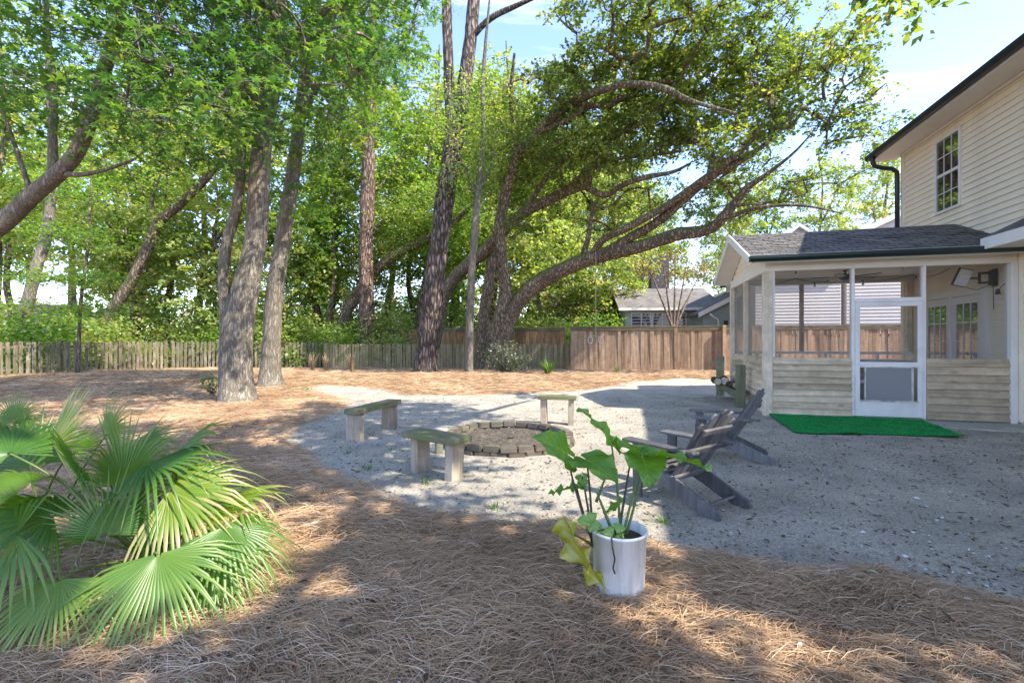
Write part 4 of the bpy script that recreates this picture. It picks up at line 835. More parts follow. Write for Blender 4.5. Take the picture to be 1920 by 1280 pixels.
MB().prism([(e-.026, EZp-.10), (e-.10, EZp-.10), (e-.135, EZp-.05), (e-.135, EZp+.008), (e-.026, EZp+.008)], 0, -.43, TW-.10).build('gutter', M['gutter_green'], porch, .004)
MB().box(-.07, TW-.04, e, -.075, BT-.005, BT+.012).build('eave_soffit', M['soffit'], porch)
MB().prism([(D+OV+.026, EZp-.10), (D+OV+.10, EZp-.10), (D+OV+.135, EZp-.05), (D+OV+.135, EZp+.008), (D+OV+.026, EZp+.008)], 0, -.43, TW-.10).build('gutter', M['gutter_green'], porch, .004)
def hp(t, s, z): return Vector((HO[0]+VX[0]*t+UX[0]*s, HO[1]+VX[1]*t+UX[1]*s, z))
# ceiling fan
fan = empty('ceiling_fan', hp(1.9, 1.45, BT), HROT+.25, 'dark green ceiling fan under the porch ceiling', 'fan')
MB().tube([(0,0,.01),(0,0,-.12)], .02, 8).build('downrod', M['fan'], fan)
MB().lathe([(.02,-.02),(.06,-.03),(.03,-.06)], 14).build('canopy', M['fan'], fan, 0, True)
MB().lathe([(.0,-.09),(.10,-.10),(.12,-.14),(.12,-.20),(.07,-.24),(.0,-.25)], 16).build('motor', M['fan'], fan, 0, True)
bl_ = MB().add([(.09,-.03,0),(.20,-.06,0),(.55,-.075,0),(.66,-.05,0),(.69,0,0),(.66,.05,0),(.55,.075,0),(.20,.06,0),(.09,.03,0)], [tuple(range(9))]); bme = bl_.mesh('blade')
bm = bmesh.new(); bm.from_mesh(bme); r_ = bmesh.ops.extrude_face_region(bm, geom=bm.faces[:]); bmesh.ops.translate(bm, vec=(0,0,-.012), verts=[g for g in r_['geom'] if isinstance(g, bmesh.types.BMVert)]); bmesh.ops.recalc_face_normals(bm, faces=bm.faces); bm.to_mesh(bme); bm.free()
for i in range(5): link('blade', bme, M['fan'], fan, (0, 0, -.17), (R(11), 0, 2*math.pi*i/5+.1))
# string lights
def string_light(label, pts, nper):
    root = empty('string_light', pts[0], 0, label, 'string lights', 'string lights in the porch'); o0 = Vector(pts[0]); path = []
    for a, b in zip(pts[:-1], pts[1:]):
        a = Vector(a); b = Vector(b)
        for i in range(9): t = i/8; path.append(a+(b-a)*t-Vector((0,0,.10*4*t*(1-t)))-o0)
    MB().tube(path, .007, 5).build('cord', M['black'], root)
    for i in range(4, len(path), 8):
        for j in ((0,) if nper == 1 else (0, 4)):
            if i+j >= len(path): continue
            p = path[i+j]; MB().tube([p, p-Vector((0,0,.055))], .013, 8).build('socket', M['black'], root)
            MB().lathe([(.004,-.05),(.016,-.06),(.026,-.09),(.020,-.115),(.0,-.125)], 10, p).build('bulb', M['bulb'], root, 0, True)
string_light('black cord of bulbs swagged along the front of the porch ceiling', [hp(.1,.35,2.93), hp(1.1,.35,3.0), hp(2.2,.4,2.98), hp(3.2,.5,2.99), hp(3.86,.6,2.98)], 1)
string_light('black cord of bulbs strung along the back of the porch', [hp(.1,2.6,2.93), hp(1.3,2.6,2.99), hp(2.4,2.6,2.98), hp(3.7,2.6,2.99), hp(3.86,1.6,2.98)], 1)
# heater panel on a swing arm, flood lamp
ht = empty('patio_heater', hp(TW-.03, .42, 2.63), HROT, 'reflective patio heater panel on a black wall bracket', 'heater')
MB().box(-.03, .0, -.05, .05, -.16, .16).box(-.08, -.05, -.05, .05, -.14, .14).box(-.06, -.02, -.03, .03, -.13, -.09).box(-.06, -.02, -.03, .03, .09, .13).build('bracket', M['black'], ht)
MB().bar((-.06,0,.09),(-.22,.04,.09),.03,.04).bar((-.06,0,-.09),(-.22,.04,-.09),.03,.04).bar((-.22,.04,.11),(-.22,.04,-.11),.03,.03).bar((-.22,.04,0),(-.46,.06,0),.03,.035).build('arm', M['black'], ht)
hb = MB().box(-.12, .12, -.02, .02, -.17, .17).build('housing', M['black'], ht, .006, False, (-.50, .02, .02), (R(18), R(12), R(8)))
n_ = 14; wv = MB()
for i in range(n_):
    z0 = -.155+i*.31/n_; y0 = -.028-.012*(i % 2); y1 = -.028-.012*((i+1) % 2); wv.add([(-.108,y0,z0),(.108,y0,z0),(.108,y1,z0+.31/n_),(-.108,y1,z0+.31/n_)], [(0,1,2,3)])
wv.build('reflector', M['panel_shiny'], hb)
MB().tube([(-.46,.06,-.02),(-.40,.05,-.18),(-.26,.03,-.22),(-.10,.0,-.14),(-.04,0,-.16),(-.03,0,-.6)], .006, 5).build('cable', M['black'], ht)
fl = empty('flood_lamp', hp(TW-.03, .16, 2.40), HROT, 'small flood lamp hanging from a cable by the porch corner', 'lamp')
MB().tube([(0,0,.42),(0,0,.16),(-.02,0,.05)], .008, 5).tube([(0,0,.12),(-.10,.02,.0)], .006, 5).build('cable', M['black'], fl)
MB().lathe([(.0,.05),(.025,.04),(.03,-.02),(.045,-.05)], 12, (-.12,.02,-.05)).build('socket', M['black'], fl)
MB().lathe([(.0,-.12),(.03,-.11),(.045,-.07),(.03,-.03),(.015,.0)], 12, (-.01,0,.0)).build('bulb', M['bulb'], fl, 0, True)
bt = empty('table', hp(2.2, 1.7, .045), HROT, 'small pale side table inside the porch behind the door', 'table')
MB().lathe([(.0,.50),(.34,.50),(.36,.51),(.36,.53),(.34,.54),(.0,.54)], 28).build('table_top', M['white_metal'], bt)
for i in range(4):
    a = i*math.pi/2+.5; MB().bar((.18*math.cos(a),.18*math.sin(a),.50),(.27*math.cos(a),.27*math.sin(a),0),.03,.03).build('leg', M['white_metal'], bt)

# turf mat, slab, firewood rack
m, nt, out = newmat('artificial_turf'); v = coords(nt)
c = ramp(nt, noise(nt, v, 160, 4, .7), [(.3, (.0,.10,.022)), (.7, (.01,.33,.07))]); c = mixc(nt, 1.0, c, ramp(nt, noise(nt, v, 2.4, 6), [(.3, (.72,.72,.72)), (.7, (1.1,1.1,1.1))]), 'MULTIPLY')
c = mixc(nt, ramp(nt, noise(nt, v, 16, 6, .7), [(.68, (0,0,0)), (.74, (.6,)*3)]), c, (.13,.10,.06))
prin(nt, out, c, .85, bump(nt, noise(nt, v, 200, 3), .7, .008), .2); M['turf'] = m
mp_ = [ground(1440,779), ground(1462,792), ground(1478,803), ground(1487,813), ground(1640,816), ground(1808,821), ground(1775,806), ground(1745,794), ground(1722,787)]
B0 = hp(.0, -.06, 0); B1 = hp(2.62, -.06, 0); fl_ = [Vector(p) for p in mp_[:6]]; bk = [B0 + (B1-B0)*t for t in (0, .1, .22, .34, .72, 1.0)]
bk[-1] = Vector(mp_[8]); V = []; nn = 26; mm = 18
def pl(P, t):
    d = [0]
    for a_, b_ in zip(P[:-1], P[1:]): d.append(d[-1]+(b_-a_).length)
    s = t*d[-1]
    for i in range(len(P)-1):
        if s <= d[i+1]+1e-9: return P[i]+(P[i+1]-P[i])*((s-d[i])/(d[i+1]-d[i]+1e-9))
    return P[-1]
front = [B0, *fl_[1:6]]; 
for i in range(nn):
    for j in range(mm):
        p = pl(bk, i/(nn-1)).lerp(pl(front[1:], i/(nn-1)) if True else B0, j/(mm-1)); V.append((p.x, p.y, .035+.012*math.sin(p.x*7+p.y*3)*math.sin(p.y*9)+.006*math.sin(p.x*17)))
Vb = [(x, y, z-.016) for x, y, z in V]; nV = len(V); Fm = []
for i in range(nn-1):
    for j in range(mm-1): k0 = i*mm+j; Fm.append((k0, k0+1, k0+mm+1, k0+mm)); Fm.append((nV+k0, nV+k0+mm, nV+k0+mm+1, nV+k0+1))
for i in range(nn-1): Fm += [(i*mm, i*mm+mm, nV+i*mm+mm, nV+i*mm), (i*mm+mm-1, nV+i*mm+mm-1, nV+i*mm+2*mm-1, i*mm+2*mm-1)]
for j in range(mm-1): Fm += [(j, nV+j, nV+j+1, j+1), ((nn-1)*mm+j, (nn-1)*mm+j+1, nV+(nn-1)*mm+j+1, nV+(nn-1)*mm+j)]
o = MB(); o.v = V+Vb; o.f = Fm; mat_o = o.build('turf_mat', M['turf'], None, 0, True)
g = np.random.default_rng(77); VA = np.array(V).reshape(nn, mm, 3); nb_ = 26000; fi = g.uniform(0, nn-1.001, nb_); fj = g.uniform(0, mm-1.001, nb_); i0 = fi.astype(int); j0 = fj.astype(int); u_ = (fi-i0)[:, None]; w_ = (fj-j0)[:, None]
C_ = (VA[i0, j0]*(1-u_)+VA[i0+1, j0]*u_)*(1-w_)+(VA[i0, j0+1]*(1-u_)+VA[i0+1, j0+1]*u_)*w_; a_ = g.uniform(0, 6.28, nb_); sd2 = np.stack([np.cos(a_), np.sin(a_), 0*a_], 1)*.0035; tip = np.stack([g.normal(0, .008, nb_), g.normal(0, .008, nb_), g.uniform(.010, .022, nb_)], 1)
tag(link('turf_pile', np_mesh('turf_pile', np.stack([C_-sd2, C_+sd2, C_+tip], 1).reshape(-1, 3), [np.arange(nb_*3).reshape(-1, 3)], {'v': np.repeat(g.random(nb_), 3)}), m_leaf('turf_pile', [(0, (.0,.17,.035)), (.8, (.02,.44,.10)), (1, (.08,.52,.15))], .25, 1.2, .04, .5, (1,1,1)), mat_o), kind='stuff')
tag(mat_o, 'bright green artificial turf mat in front of the screen door', 'mat')
sl = MB(); 
sl.prism([(2.35,-.78),(4.6,-1.0),(4.6,-.07),(2.2,-.07)], 2, -.05, .018); o = sl.build('concrete_path', M['concrete'], None, .004, False, (*HO, 0), (0, 0, HROT)); tag(o, kind='structure')
rk = empty('firewood_rack', hp(-.28, 1.0, 0), HROT, 'greenish timber firewood rack along the porch side', 'rack')
pm = bev_box('upright', .19, .10, .96, .006); link('upright', pm, M['green_post'], rk, (0, 0, -.02)); link('upright', pm, M['green_post'], rk, (0, 2.3, -.02), None, (1, 1, 1.12))
MB().bar((-.10, 0, .30), (-.10, 2.3, .30), .04, .14).bar((.08, 0, .30), (.08, 2.3, .30), .04, .14).build('rail', M['green_post'], rk, .004)
for i, (x, y, z, r_, L_) in enumerate(((-.04,1.55,.47,.10,.45), (-.24,1.5,.46,.09,.5), (-.02,.75,.44,.07,.4))):
    lg = empty('firewood_log', hp(-.28+x, 1.0+y, z), HROT+.15*(i-1), ['thick cut log lying on the firewood rack', 'mossy round log at the outer edge of the firewood rack', 'thin split log on the firewood rack by the porch corner'][i], 'log', 'logs on the rack')
    sk = Skel(); sk.tube([(0,-L_/2,0),(0,-L_/6,.004),(0,L_/6,-.003),(0,L_/2,0)], [r_]*4, 14, .06, i); link('bark', sk.mesh('bark'), M['log'], lg)
    for s in (-1, 1): MB().add([(r_*.93*math.cos(a_*math.pi/6), s*L_/2, r_*.93*math.sin(a_*math.pi/6)) for a_ in range(12)], [tuple(range(12))]).build('cut_end', M['post'], lg)

# ------------------------------------------------------------------ neighbouring houses
def nb_house(name, label, loc, rz, w, dp, eave, pitch, wallmat, roofmat, ridge='x', over=.4, board=.15, wins=(), boards=True):
    """gable house; local x width, local y depth, front at y=0"""
    root = empty(name, (*loc, 0), rz, label, 'house'); wl_ = MB().box(0, w, .012, dp, -.1, eave).build('wall', wallmat, root)
    if boards:
        me = MB().prism([(.010,0),(-.034,0),(-.002,board+.01),(.010,board+.01)], 0, 0, w).mesh('siding_board')
        for i in range(int(eave/board)): link('siding_board', me, wallmat, wl_, (0, 0, .05+i*board))
    rt = MB()
    if ridge == 'x':
        r_ = eave+pitch*(dp/2+over); q = [(-over,-over,eave),(w+over,-over,eave),(w+over,dp/2,r_),(-over,dp/2,r_),(-over,dp+over,eave),(w+over,dp+over,eave)]
        rt.add(q+[(p[0],p[1],p[2]-.12) for p in q], [(0,1,2,3),(3,2,5,4),(6,9,8,7),(9,10,11,8),(0,6,7,1),(4,5,11,10),(0,3,9,6),(3,4,10,9),(1,7,8,2),(2,8,11,5)])
        MB().box(-over, w+over, -over-.03, -over-.002, eave-.16, eave+.0).build('fascia', M['trim'], root)
        for xx in (-.0, w): MB().prism([(0,eave),(dp,eave),(dp/2,eave+pitch*dp/2)], 0, xx-.02, xx+.02).build('gable_wall', wallmat, root)
    else:
        r_ = eave+pitch*(w/2+over); q = [(-over,-over,eave),(w/2,-over,r_),(w+over,-over,eave),(-over,dp+over,eave),(w/2,dp+over,r_),(w+over,dp+over,eave)]
        rt.add(q+[(p[0],p[1],p[2]-.12) for p in q], [(0,1,4,3),(1,2,5,4),(6,9,10,7),(7,10,11,8),(0,6,7,1),(1,7,8,2),(3,4,10,9),(4,5,11,10),(0,3,9,6),(2,8,11,5)])
        g = MB().prism([(0,eave),(w,eave),(w/2,eave+pitch*w/2)], 1, -.008, .03).build('gable_wall', wallmat, root)
        for i in range(int(pitch*w/2/board)):
            z = i*board; hw = w/2-z/pitch
            if hw > .2: MB().prism([(-.008,eave+z),(-.028,eave+z),(-.012,eave+z+board),(-.008,eave+z+board)], 0, w/2-hw, w/2+hw).build('siding_board', wallmat, g)
        for a_, b_ in (((-over,eave),(w/2,r_)), ((w+over,eave),(w/2,r_))):
            MB().add([(a_[0],-over-.03,a_[1]-.24),(a_[0],-over-.03,a_[1]+.02),(b_[0],-over-.03,b_[1]+.02),(b_[0],-over-.03,b_[1]-.24),(a_[0],-over-.002,a_[1]-.24),(a_[0],-over-.002,a_[1]+.02),(b_[0],-over-.002,b_[1]+.02),(b_[0],-over-.002,b_[1]-.24)],
                     [(0,1,2,3),(7,6,5,4),(0,4,5,1),(1,5,6,2),(2,6,7,3),(3,7,4,0)]).build('rake_board', M['trim'], root)
    rt.build('roof', roofmat, root)
    for (x0, x1, z0, z1) in wins:
        f = MB(); t = .06
        f.box(x0,x0+t,-.05,.0,z0,z1).box(x1-t,x1,-.05,.0,z0,z1).box(x0+t,x1-t,-.05,.0,z1-t,z1).box(x0+t,x1-t,-.05,.0,z0,z0+t).box((x0+x1)/2-.025,(x0+x1)/2+.025,-.05,.0,z0+t,z1-t)
        wn_ = f.build('window', M['trim'], root); MB().box(x0+t,x1-t,-.022,-.018,z0+t,z1-t).build('pane', M['glass'], wn_)
    return root
# house with grey roof beyond the tall fence
n1 = at(1172, 640, 27.5)
nh = nb_house('neighbour_house', 'low neighbouring house with grey roof and screened windows past the brown fence', (n1.x, n1.y), HROT*.35, 5.2, 6.4, 3.45, .42, M['grey_siding'], M['shingle_far'], 'x', .45, .18,
              [(.35,1.55,2.1,3.2),(1.6,2.8,2.1,3.2),(2.9,3.6,2.1,3.2)])
MB().box(2.3, 3.5, 3.6, 4.5, 3.5, 7.2).build('chimney', M['chimney'], nh, .02)
n2 = at(1318, 640, 25.2)
nh2 = nb_house('neighbour_wing', 'teal-grey gabled wing with white rake boards beside the porch', (n2.x, n2.y), HROT*.35, 6.2, 6.0, 3.0, .52, M['teal_siding'], M['shingle_far'], 'y', .35, .17)
MB().tube([(.25,-.42,2.95),(.45,-.30,2.80),(.75,-.10,2.68),(.80,-.08,2.5),(.80,-.08,.3)], .05, 8).build('downspout', M['white_metal'], nh2, 0, True)
MB().box(1.10, 1.32, -.04, .0, 2.25, 2.6).build('vent', M['dark_inside'], nh2)
n4 = at(1010, 640, 30)
nb_house('neighbour_house', 'dark steep-roofed house half hidden by the oak leaves', (n4.x, n4.y), -.02, 5.4, 7.5, 2.3, .85, M['grey_siding'], M['shingle_far'], 'x', .5, .2)
n3 = TF0 + 8.6*np.array(VX) + 2.3*np.array(UX)
nh3 = nb_house('neighbour_house', 'sunlit white lap-sided house seen through the porch screens', (n3[0], n3[1]), HROT, 3.6, 7, 5.0, .36, M['white_siding'], M['shingle_far'], 'x', .3, .15)
gq = hp(0, 0, 0)
def gable_box(root, x0, x1, y0, y1, z0, zp):
    g = MB().prism([(x0,z0),(x1,z0),((x0+x1)/2,zp)], 1, y0, y1).build('gable', M['grey_siding'], root)
    c = (x0+x1)/2
    for a_ in (x0-.15, x1+.15):
        zz = z0-.15*(zp-z0)/((x1-x0)/2)
        MB().add([(a_,y0-.22,zz-.02),(a_,y0-.22,zz+.16),(c,y0-.22,zp+.16),(c,y0-.22,zp-.02),(a_,y1,zz-.02),(a_,y1,zz+.16),(c,y1,zp+.16),(c,y1,zp-.02)], [(0,1,2,3),(7,6,5,4),(0,4,5,1),(1,5,6,2),(2,6,7,3),(3,7,4,0)]).build('gable_roof', M['trim'], root)
gable_box(nh3, 1.35, 3.75, 2.2, 5.0, 6.4, 7.35)
n5 = TF0 + 12.5*np.array(VX) + 2.5*np.array(UX)
nb_house('neighbour_house', 'pale gabled house whose rake shows beside the downspout', (n5[0], n5[1]), HROT, 8.0, 7, 6.2, .47, M['white_siding'], M['shingle_far'], 'y', .35, .16)
n6 = at(-60, 640, 38)
nb_house('far_house', 'distant house with a reddish roof at the left edge of the woods', (n6.x-.6, n6.y), .25, 6.6, 6, 3.0, .55, M['grey_siding'], M['shingle_red'], 'x', .4, .2)
n7 = at(838, 640, 33)
nb_house('garden_shed', 'small white gabled shed glimpsed behind the oak trunks', (n7.x, n7.y), .1, 2.3, 2.6, 2.2, .4, M['white_siding'], M['shingle_far'], 'y', .2, .15)
# ------------------------------------------------------------------ fire ring and benches
FC = Vector((-.05, 6.62, 0)); FR = .94
ring = empty('fire_ring', FC, 0, 'round fire pit ringed with two courses of worn blocks', 'fire pit')
nB = 26
bme_ = MB(); w0, w1 = (FR-.12)*math.pi/nB-.008, FR*math.pi/nB-.006
bme_ = MB().add([(-w0,-.12,0),(w0,-.12,0),(w1,0,0),(-w1,0,0),(-w0,-.12,.085),(w0,-.12,.085),(w1,0,.085),(-w1,0,.085)], [(0,3,2,1),(4,5,6,7),(0,1,5,4),(1,2,6,5),(2,3,7,6),(3,0,4,7)]).mesh('brick', .012, False, 2)
for c in range(2):
    for i in range(nB):
        a_ = 2*math.pi*(i+.5*c)/nB+fr.uniform(-.012,.012); rr_ = FR+fr.uniform(-.018,.014)+(.0 if c else .012)
        link('brick', bme_, M['brick'], ring, (rr_*math.cos(a_), rr_*math.sin(a_), -.030+c*.078), (fr.uniform(-.03,.03), fr.uniform(-.03,.03), a_-math.pi/2+fr.uniform(-.03,.03)), (1, 1, fr.uniform(.92,1.06)))
V = []; Fm = []
rg = np.random.default_rng(3); nr, na = 10, 40
for i in range(nr+1):
    for j in range(na):
        r_ = .84*i/nr; a_ = 2*math.pi*j/na; V.append((r_*math.cos(a_), r_*math.sin(a_), .035+.03*float(wob(np.array(r_*math.cos(a_)*4), np.array(r_*math.sin(a_)*4)))+.005*rg.normal()))
for i in range(nr):
    for j in range(na): Fm.append((i*na+j, i*na+(j+1) % na, (i+1)*na+(j+1) % na, (i+1)*na+j))
m, nt, out = newmat('ash_bed'); v = coords(nt)
c = ramp(nt, noise(nt, v, 22, 8, .75), [(.3, (.03,.027,.023)), (.5, (.10,.085,.068)), (.68, (.26,.23,.19))]); c = mixc(nt, ramp(nt, noise(nt, v, 3, 6, .7), [(.5, (0,0,0)), (.7, (.6,)*3)]), c, (.21,.17,.10))
prin(nt, out, c, .95, bump(nt, noise(nt, v, 40, 6, .7), .9, .03), .1); ob = MB(); ob.v = V; ob.f = Fm; ob.build('ash_bed', m, ring, 0, True)

def bench(label, pa, pb, seat_z, width, over, leg_w, leg_t, th=.055):
    """pa, pb: feet of the two legs on the ground"""
    pa = Vector((*pa, 0)); pb = Vector((*pb, 0)); d = pb-pa; L = d.length; mid_ = (pa+pb)/2; rz = math.atan2(d.y, d.x)
    root = empty('bench', (mid_.x, mid_.y, 0), rz, label, 'bench', 'plank benches around the fire ring')
    MB().box(-L/2-over, L/2+over, -width/2, width/2, seat_z-th, seat_z).build('seat', M['bench_top'], root, .008, seg=2)
    for s in (-1, 1): MB().box(s*L/2-leg_t/2, s*L/2+leg_t/2, -leg_w/2, leg_w/2, -.06, seat_z-th+.002).build('leg', M['bench_leg'], root, .006, False, None, (0, R(1.2*s), R(3*s)))
    return root
bench('longest plank bench, mossy dark green seat, lying between sweetgum and fire ring', (-2.28, 6.68), (-2.03, 7.62), .47, .26, .13, .235, .12, .075)
bench('low plank bench with a yellow-green mossy seat, in front of the fire ring', (-1.03, 5.08), (-.62, 4.80), .455, .30, .14, .20, .105, .065)
bench('small dry plank bench on pale legs, beyond the fire ring toward the fence', (.565, 7.98), (1.02, 7.90), .505, .24, .10, .16, .10, .06)
st_ = at(823, 845, 5.95); tag(link('stake', bev_box('stake', .09, .09, .30, .006), M['green_post'], None, (st_.x, st_.y, -.03), (0, 0, .3)), 'short mossy wooden stake beside the fire ring', 'stake')

# ------------------------------------------------------------------ adirondack chairs (local front +y)
def chair(label, loc, rz):
    c = empty('adirondack_chair', loc, rz, label, 'chair', 'charcoal adirondack chairs by the fire ring'); mt = M['chair']; c.scale = (.9,.9,.9)
    strg = [(.44,.385),(.44,.27),(.20,.21),(-.02,.13),(-.22,.04),(-.36,0),(-.50,0),(-.525,.03),(-.50,.075),(-.40,.12),(-.26,.19),(-.10,.265),(.05,.305),(.30,.36)]
    for s in (-1, 1):
        MB().prism(strg, 0, s*.265-.016, s*.265+.016).build('stringer', mt, c, .004)
        MB().prism([(.32,0),(.43,0),(.43,.565),(.32,.565)], 0, s*.30-.016, s*.30+.016).build('leg', mt, c, .004)
        arm = [(s*.245,.49),(s*.26,.515),(s*.33,.525),(s*.40,.50),(s*.415,.45),(s*.40,.15),(s*.375,-.30),(s*.30,-.33),(s*.275,-.10)]
        MB().prism(arm, 2, .566, .592).build('arm', mt, c, .004)
        MB().prism([(s*.317,.46),(s*.317,.565),(s*.375,.565)], 1, .36, .39).build('arm_bracket', mt, c)
    for i in range(6):
        t = i/5; y = .405-.40*t; z = .378-.095*t**.9
        MB().bar((-.29,y,z),(.29,y,z),.068,.022,(0,.22,1)).build('seat_slat', mt, c, .004)
    ang = R(31); up = Vector((0,-math.sin(ang),math.cos(ang))); nrm = Vector((0,math.cos(ang),math.sin(ang))); b0 = Vector((0,.02,.235))
    for i in range(-2, 3):
        Lt = [.86,.82,.72][abs(i)]; w = .092; fx = i*.104; fan_ = i*.012
        pts = [(-w/2,0),(w/2,0),(w/2+.004,Lt-.05),(w/2-.02,Lt-.012),(0,Lt),(-w/2+.02,Lt-.012),(-w/2-.004,Lt-.05)]
        vs_ = [b0+Vector((fx+p[0]+fan_*p[1]*4,0,0))+up*p[1]+nrm*o_ for o_ in (-.011,.011) for p in pts]; n = len(pts)
        MB().add(vs_, [tuple(range(n)), tuple(range(2*n-1,n-1,-1))]+[(j,j+n,(j+1)%n+n,(j+1)%n) for j in range(n)]).build('back_slat', mt, c, .003)
    for d_, hw in ((.06,.285), (.40,.40), (.63,.25)):
        p = b0+up*d_-nrm*.030; MB().bar(p-Vector((hw,0,0)), p+Vector((hw,0,0)), .03, .06, up).build('back_rail', mt, c, .004)
    MB().bar((-.255,-.34,.075),(.255,-.34,.075),.07,.025,(0,.5,1)).build('stretcher', mt, c, .004)
    MB().bar((-.285,.425,.315),(.285,.425,.315),.022,.10).build('front_apron', mt, c, .004)
    return c
chair('weathered charcoal chair with sun stripes on its back slats, behind the potted plant', (1.60, 4.17, .0), R(36))
chair('charcoal chair seen from its side, back toward the porch corner', (2.74, 5.72, .0), R(71))

# ------------------------------------------------------------------ white bucket and elephant ear
BK = Vector((.605, 2.57, 0)); bz = .028
bk_ = empty('bucket', (BK.x, BK.y, bz), 0, 'white scuffed plastic bucket standing in the pine straw', 'bucket')
MB().lathe([(0,0),(.130,0),(.138,.008),(.150,.355),(.157,.357),(.158,.368),(.150,.372),(.144,.368),(.140,.30),(.0,.30)], 40).build('body', M['bucket'], bk_, 0, True)
MB().lathe([(0,.335),(.08,.33),(.142,.315)], 24).build('soil', M['soil'], bk_, 0, True)
tag(MB().tube([(-.05,-.10,.33),(-.075,-.146,.375),(-.072,-.160,.33),(-.060,-.158,.27),(-.068,-.154,.22),(-.058,-.153,.19)], .0045, 5).build('root_strand', M['petiole_dark'], bk_), None)
ear = empty('elephant_ear_plant', (BK.x, BK.y, bz+.33), 0, 'elephant ear plant with ruffled leaves growing in the white bucket', 'plant'); E0 = Vector((BK.x, BK.y, bz+.33))
def ear_leaf(base, tip, normal, width, mat='ear', wave=.018, seed=0, cup=.08, name='leaf', vbias=.45):
    base = Vector(base)-E0; tip = Vector(tip)-E0; ax = tip-base; L = ax.length; ax.normalize(); nrm = Vector(normal); nrm = (nrm-ax*nrm.dot(ax)).normalized(); sd = ax.cross(nrm)
    g = random.Random(seed); nu, nv = 44, 21; V = []; val = []
    for i in range(nu):
        u = i/(nu-1); yy = -.30+1.30*u
        if u < .23: hw = (.34+.66*math.sin(u/.23*math.pi/2))*.52*(.62+.38*u/.23)
        else: hw = .5*max(0, 1-((u-.23)/.77)**1.6)+.004
        for j in range(nv):
            vv = -1+2*j/(nv-1); x = vv*hw; y = yy
            if u < .23: y = yy+.30*(1-u/.23)*max(0, 1-abs(vv)/.34)      # sinus at the petiole
            edge = abs(vv)**3; z = cup*abs(vv)*hw*2 + (wave/width)*edge*math.sin(u*17+vv*2+seed)*.8+(wave/width)*.25*edge*math.sin(u*41+seed) - .16*max(0, y)**2 + .018*math.sin(abs(vv)*9+u*15)*(1-edge)*.35
            p = base+ax*(y*L)+sd*(x*width)+nrm*(z*L*.9); V.append(p)
            val.append(min(1, max(0, vbias+.40*(abs(vv) < .07)+.32*(((u*7-abs(vv)*1.6) % 1) < .16)-.08+g.gauss(0,.05)+.12*math.sin(u*9+vv*4))))
    Fq = [(i*nv+j, i*nv+j+1, (i+1)*nv+j+1, (i+1)*nv+j) for i in range(nu-1) for j in range(nv-1)]
    me = np_mesh(name, np.array(V), [np.array(Fq)], {'v': val}, True); return link(name, me, M[mat], ear)
def petiole(a, b, r=.011, bow=(0,0,.0), mat='petiole', parent=None, o0=E0):
    a = Vector(a)-o0; b = Vector(b)-o0; mid_ = (a+b)/2+Vector(bow); pts = [a*(1-t)**2+mid_*2*t*(1-t)+b*t*t for t in [i/7 for i in range(8)]]
    return MB().tube(pts, [r*(1-.5*i/7) for i in range(8)], 8).build('petiole', M[mat], parent or ear, 0, True)
Lc = at(1112, 1000, 2.62); Rc = at(1165, 1005, 2.57); S_ = lambda x, y, Y: at(x, y, Y)
for (base, tip, nr_, wd, pet, seed, pm_) in [
    (S_(1062,850,2.72), S_(1006,812,2.60), (.15,-.55,.8), .30, Lc, 1, 'petiole_dark'), (S_(1100,862,2.62), S_(1158,892,2.34), (.1,-.5,.85), .27, Lc, 2, 'petiole_dark'),
    (S_(1146,828,2.74), S_(1093,757,2.86), (.75,-.35,.5), .20, Rc, 3, 'petiole'), (S_(1186,842,2.70), S_(1160,815,2.95), (.35,-.6,.7), .22, Rc, 4, 'petiole_dark'),
    (S_(1212,852,2.62), S_(1335,862,2.55), (.05,.12,1), .22, Rc, 5, 'petiole'), (S_(1205,858,2.60), S_(1222,905,2.36), (.1,-.5,.8), .26, Rc, 6, 'petiole'),
    (S_(1082,915,2.74), S_(1028,918,2.74), (0,.1,1), .12, Lc, 7, 'petiole_dark'), (S_(1160,945,2.85), S_(1128,958,2.92), (0,-.3,1), .13, Rc, 8, 'petiole_dark'), (S_(1092,893,2.74), S_(1096,920,2.70), (-.6,-.6,.4), .09, Lc, 9, 'petiole_dark')]:
    ear_leaf(base, tip, nr_, wd, 'ear', .020, seed); petiole(pet+Vector((fr.uniform(-.02,.02), fr.uniform(-.02,.02), -.06)), base, .009, (fr.uniform(-.02,.02), 0, -.01), pm_)
petiole(Rc+Vector((-.02,0,-.05)), S_(1120,925,2.62), .012, (0,0,0), 'petiole'); petiole(S_(1118,940,2.62), S_(1136,892,2.6), .010, (0,0,0), 'petiole')
ear_leaf(S_(1072,1000,2.52), S_(1128,1112,2.44), (-.75,-.6,.15), .15, 'ear_yellow', .03, 11, .18, 'yellow_leaf', .35); petiole(Lc+Vector((0,-.03,-.06)), S_(1072,1000,2.52), .009, (-.02,-.02,.03), 'petiole')
# small round vine leaves over the rim
for i, (px_, py_, w_) in enumerate(((1100,968,.095),(1112,978,.085),(1140,992,.06),(1162,985,.055),(1160,1004,.05),(1128,1000,.05))):
    p = at(px_, py_, 2.50); ear_leaf(p, p+Vector((.02*(-1)**i,-.02,-w_*.6)), (0,-.8,.5), w_*1.25, 'ear', .006, 20+i, .05, 'vine_leaf', .7); petiole(E0+Vector((-.06+.02*i,-.08,-.01)), p, .003, (0,0,.02), 'petiole')

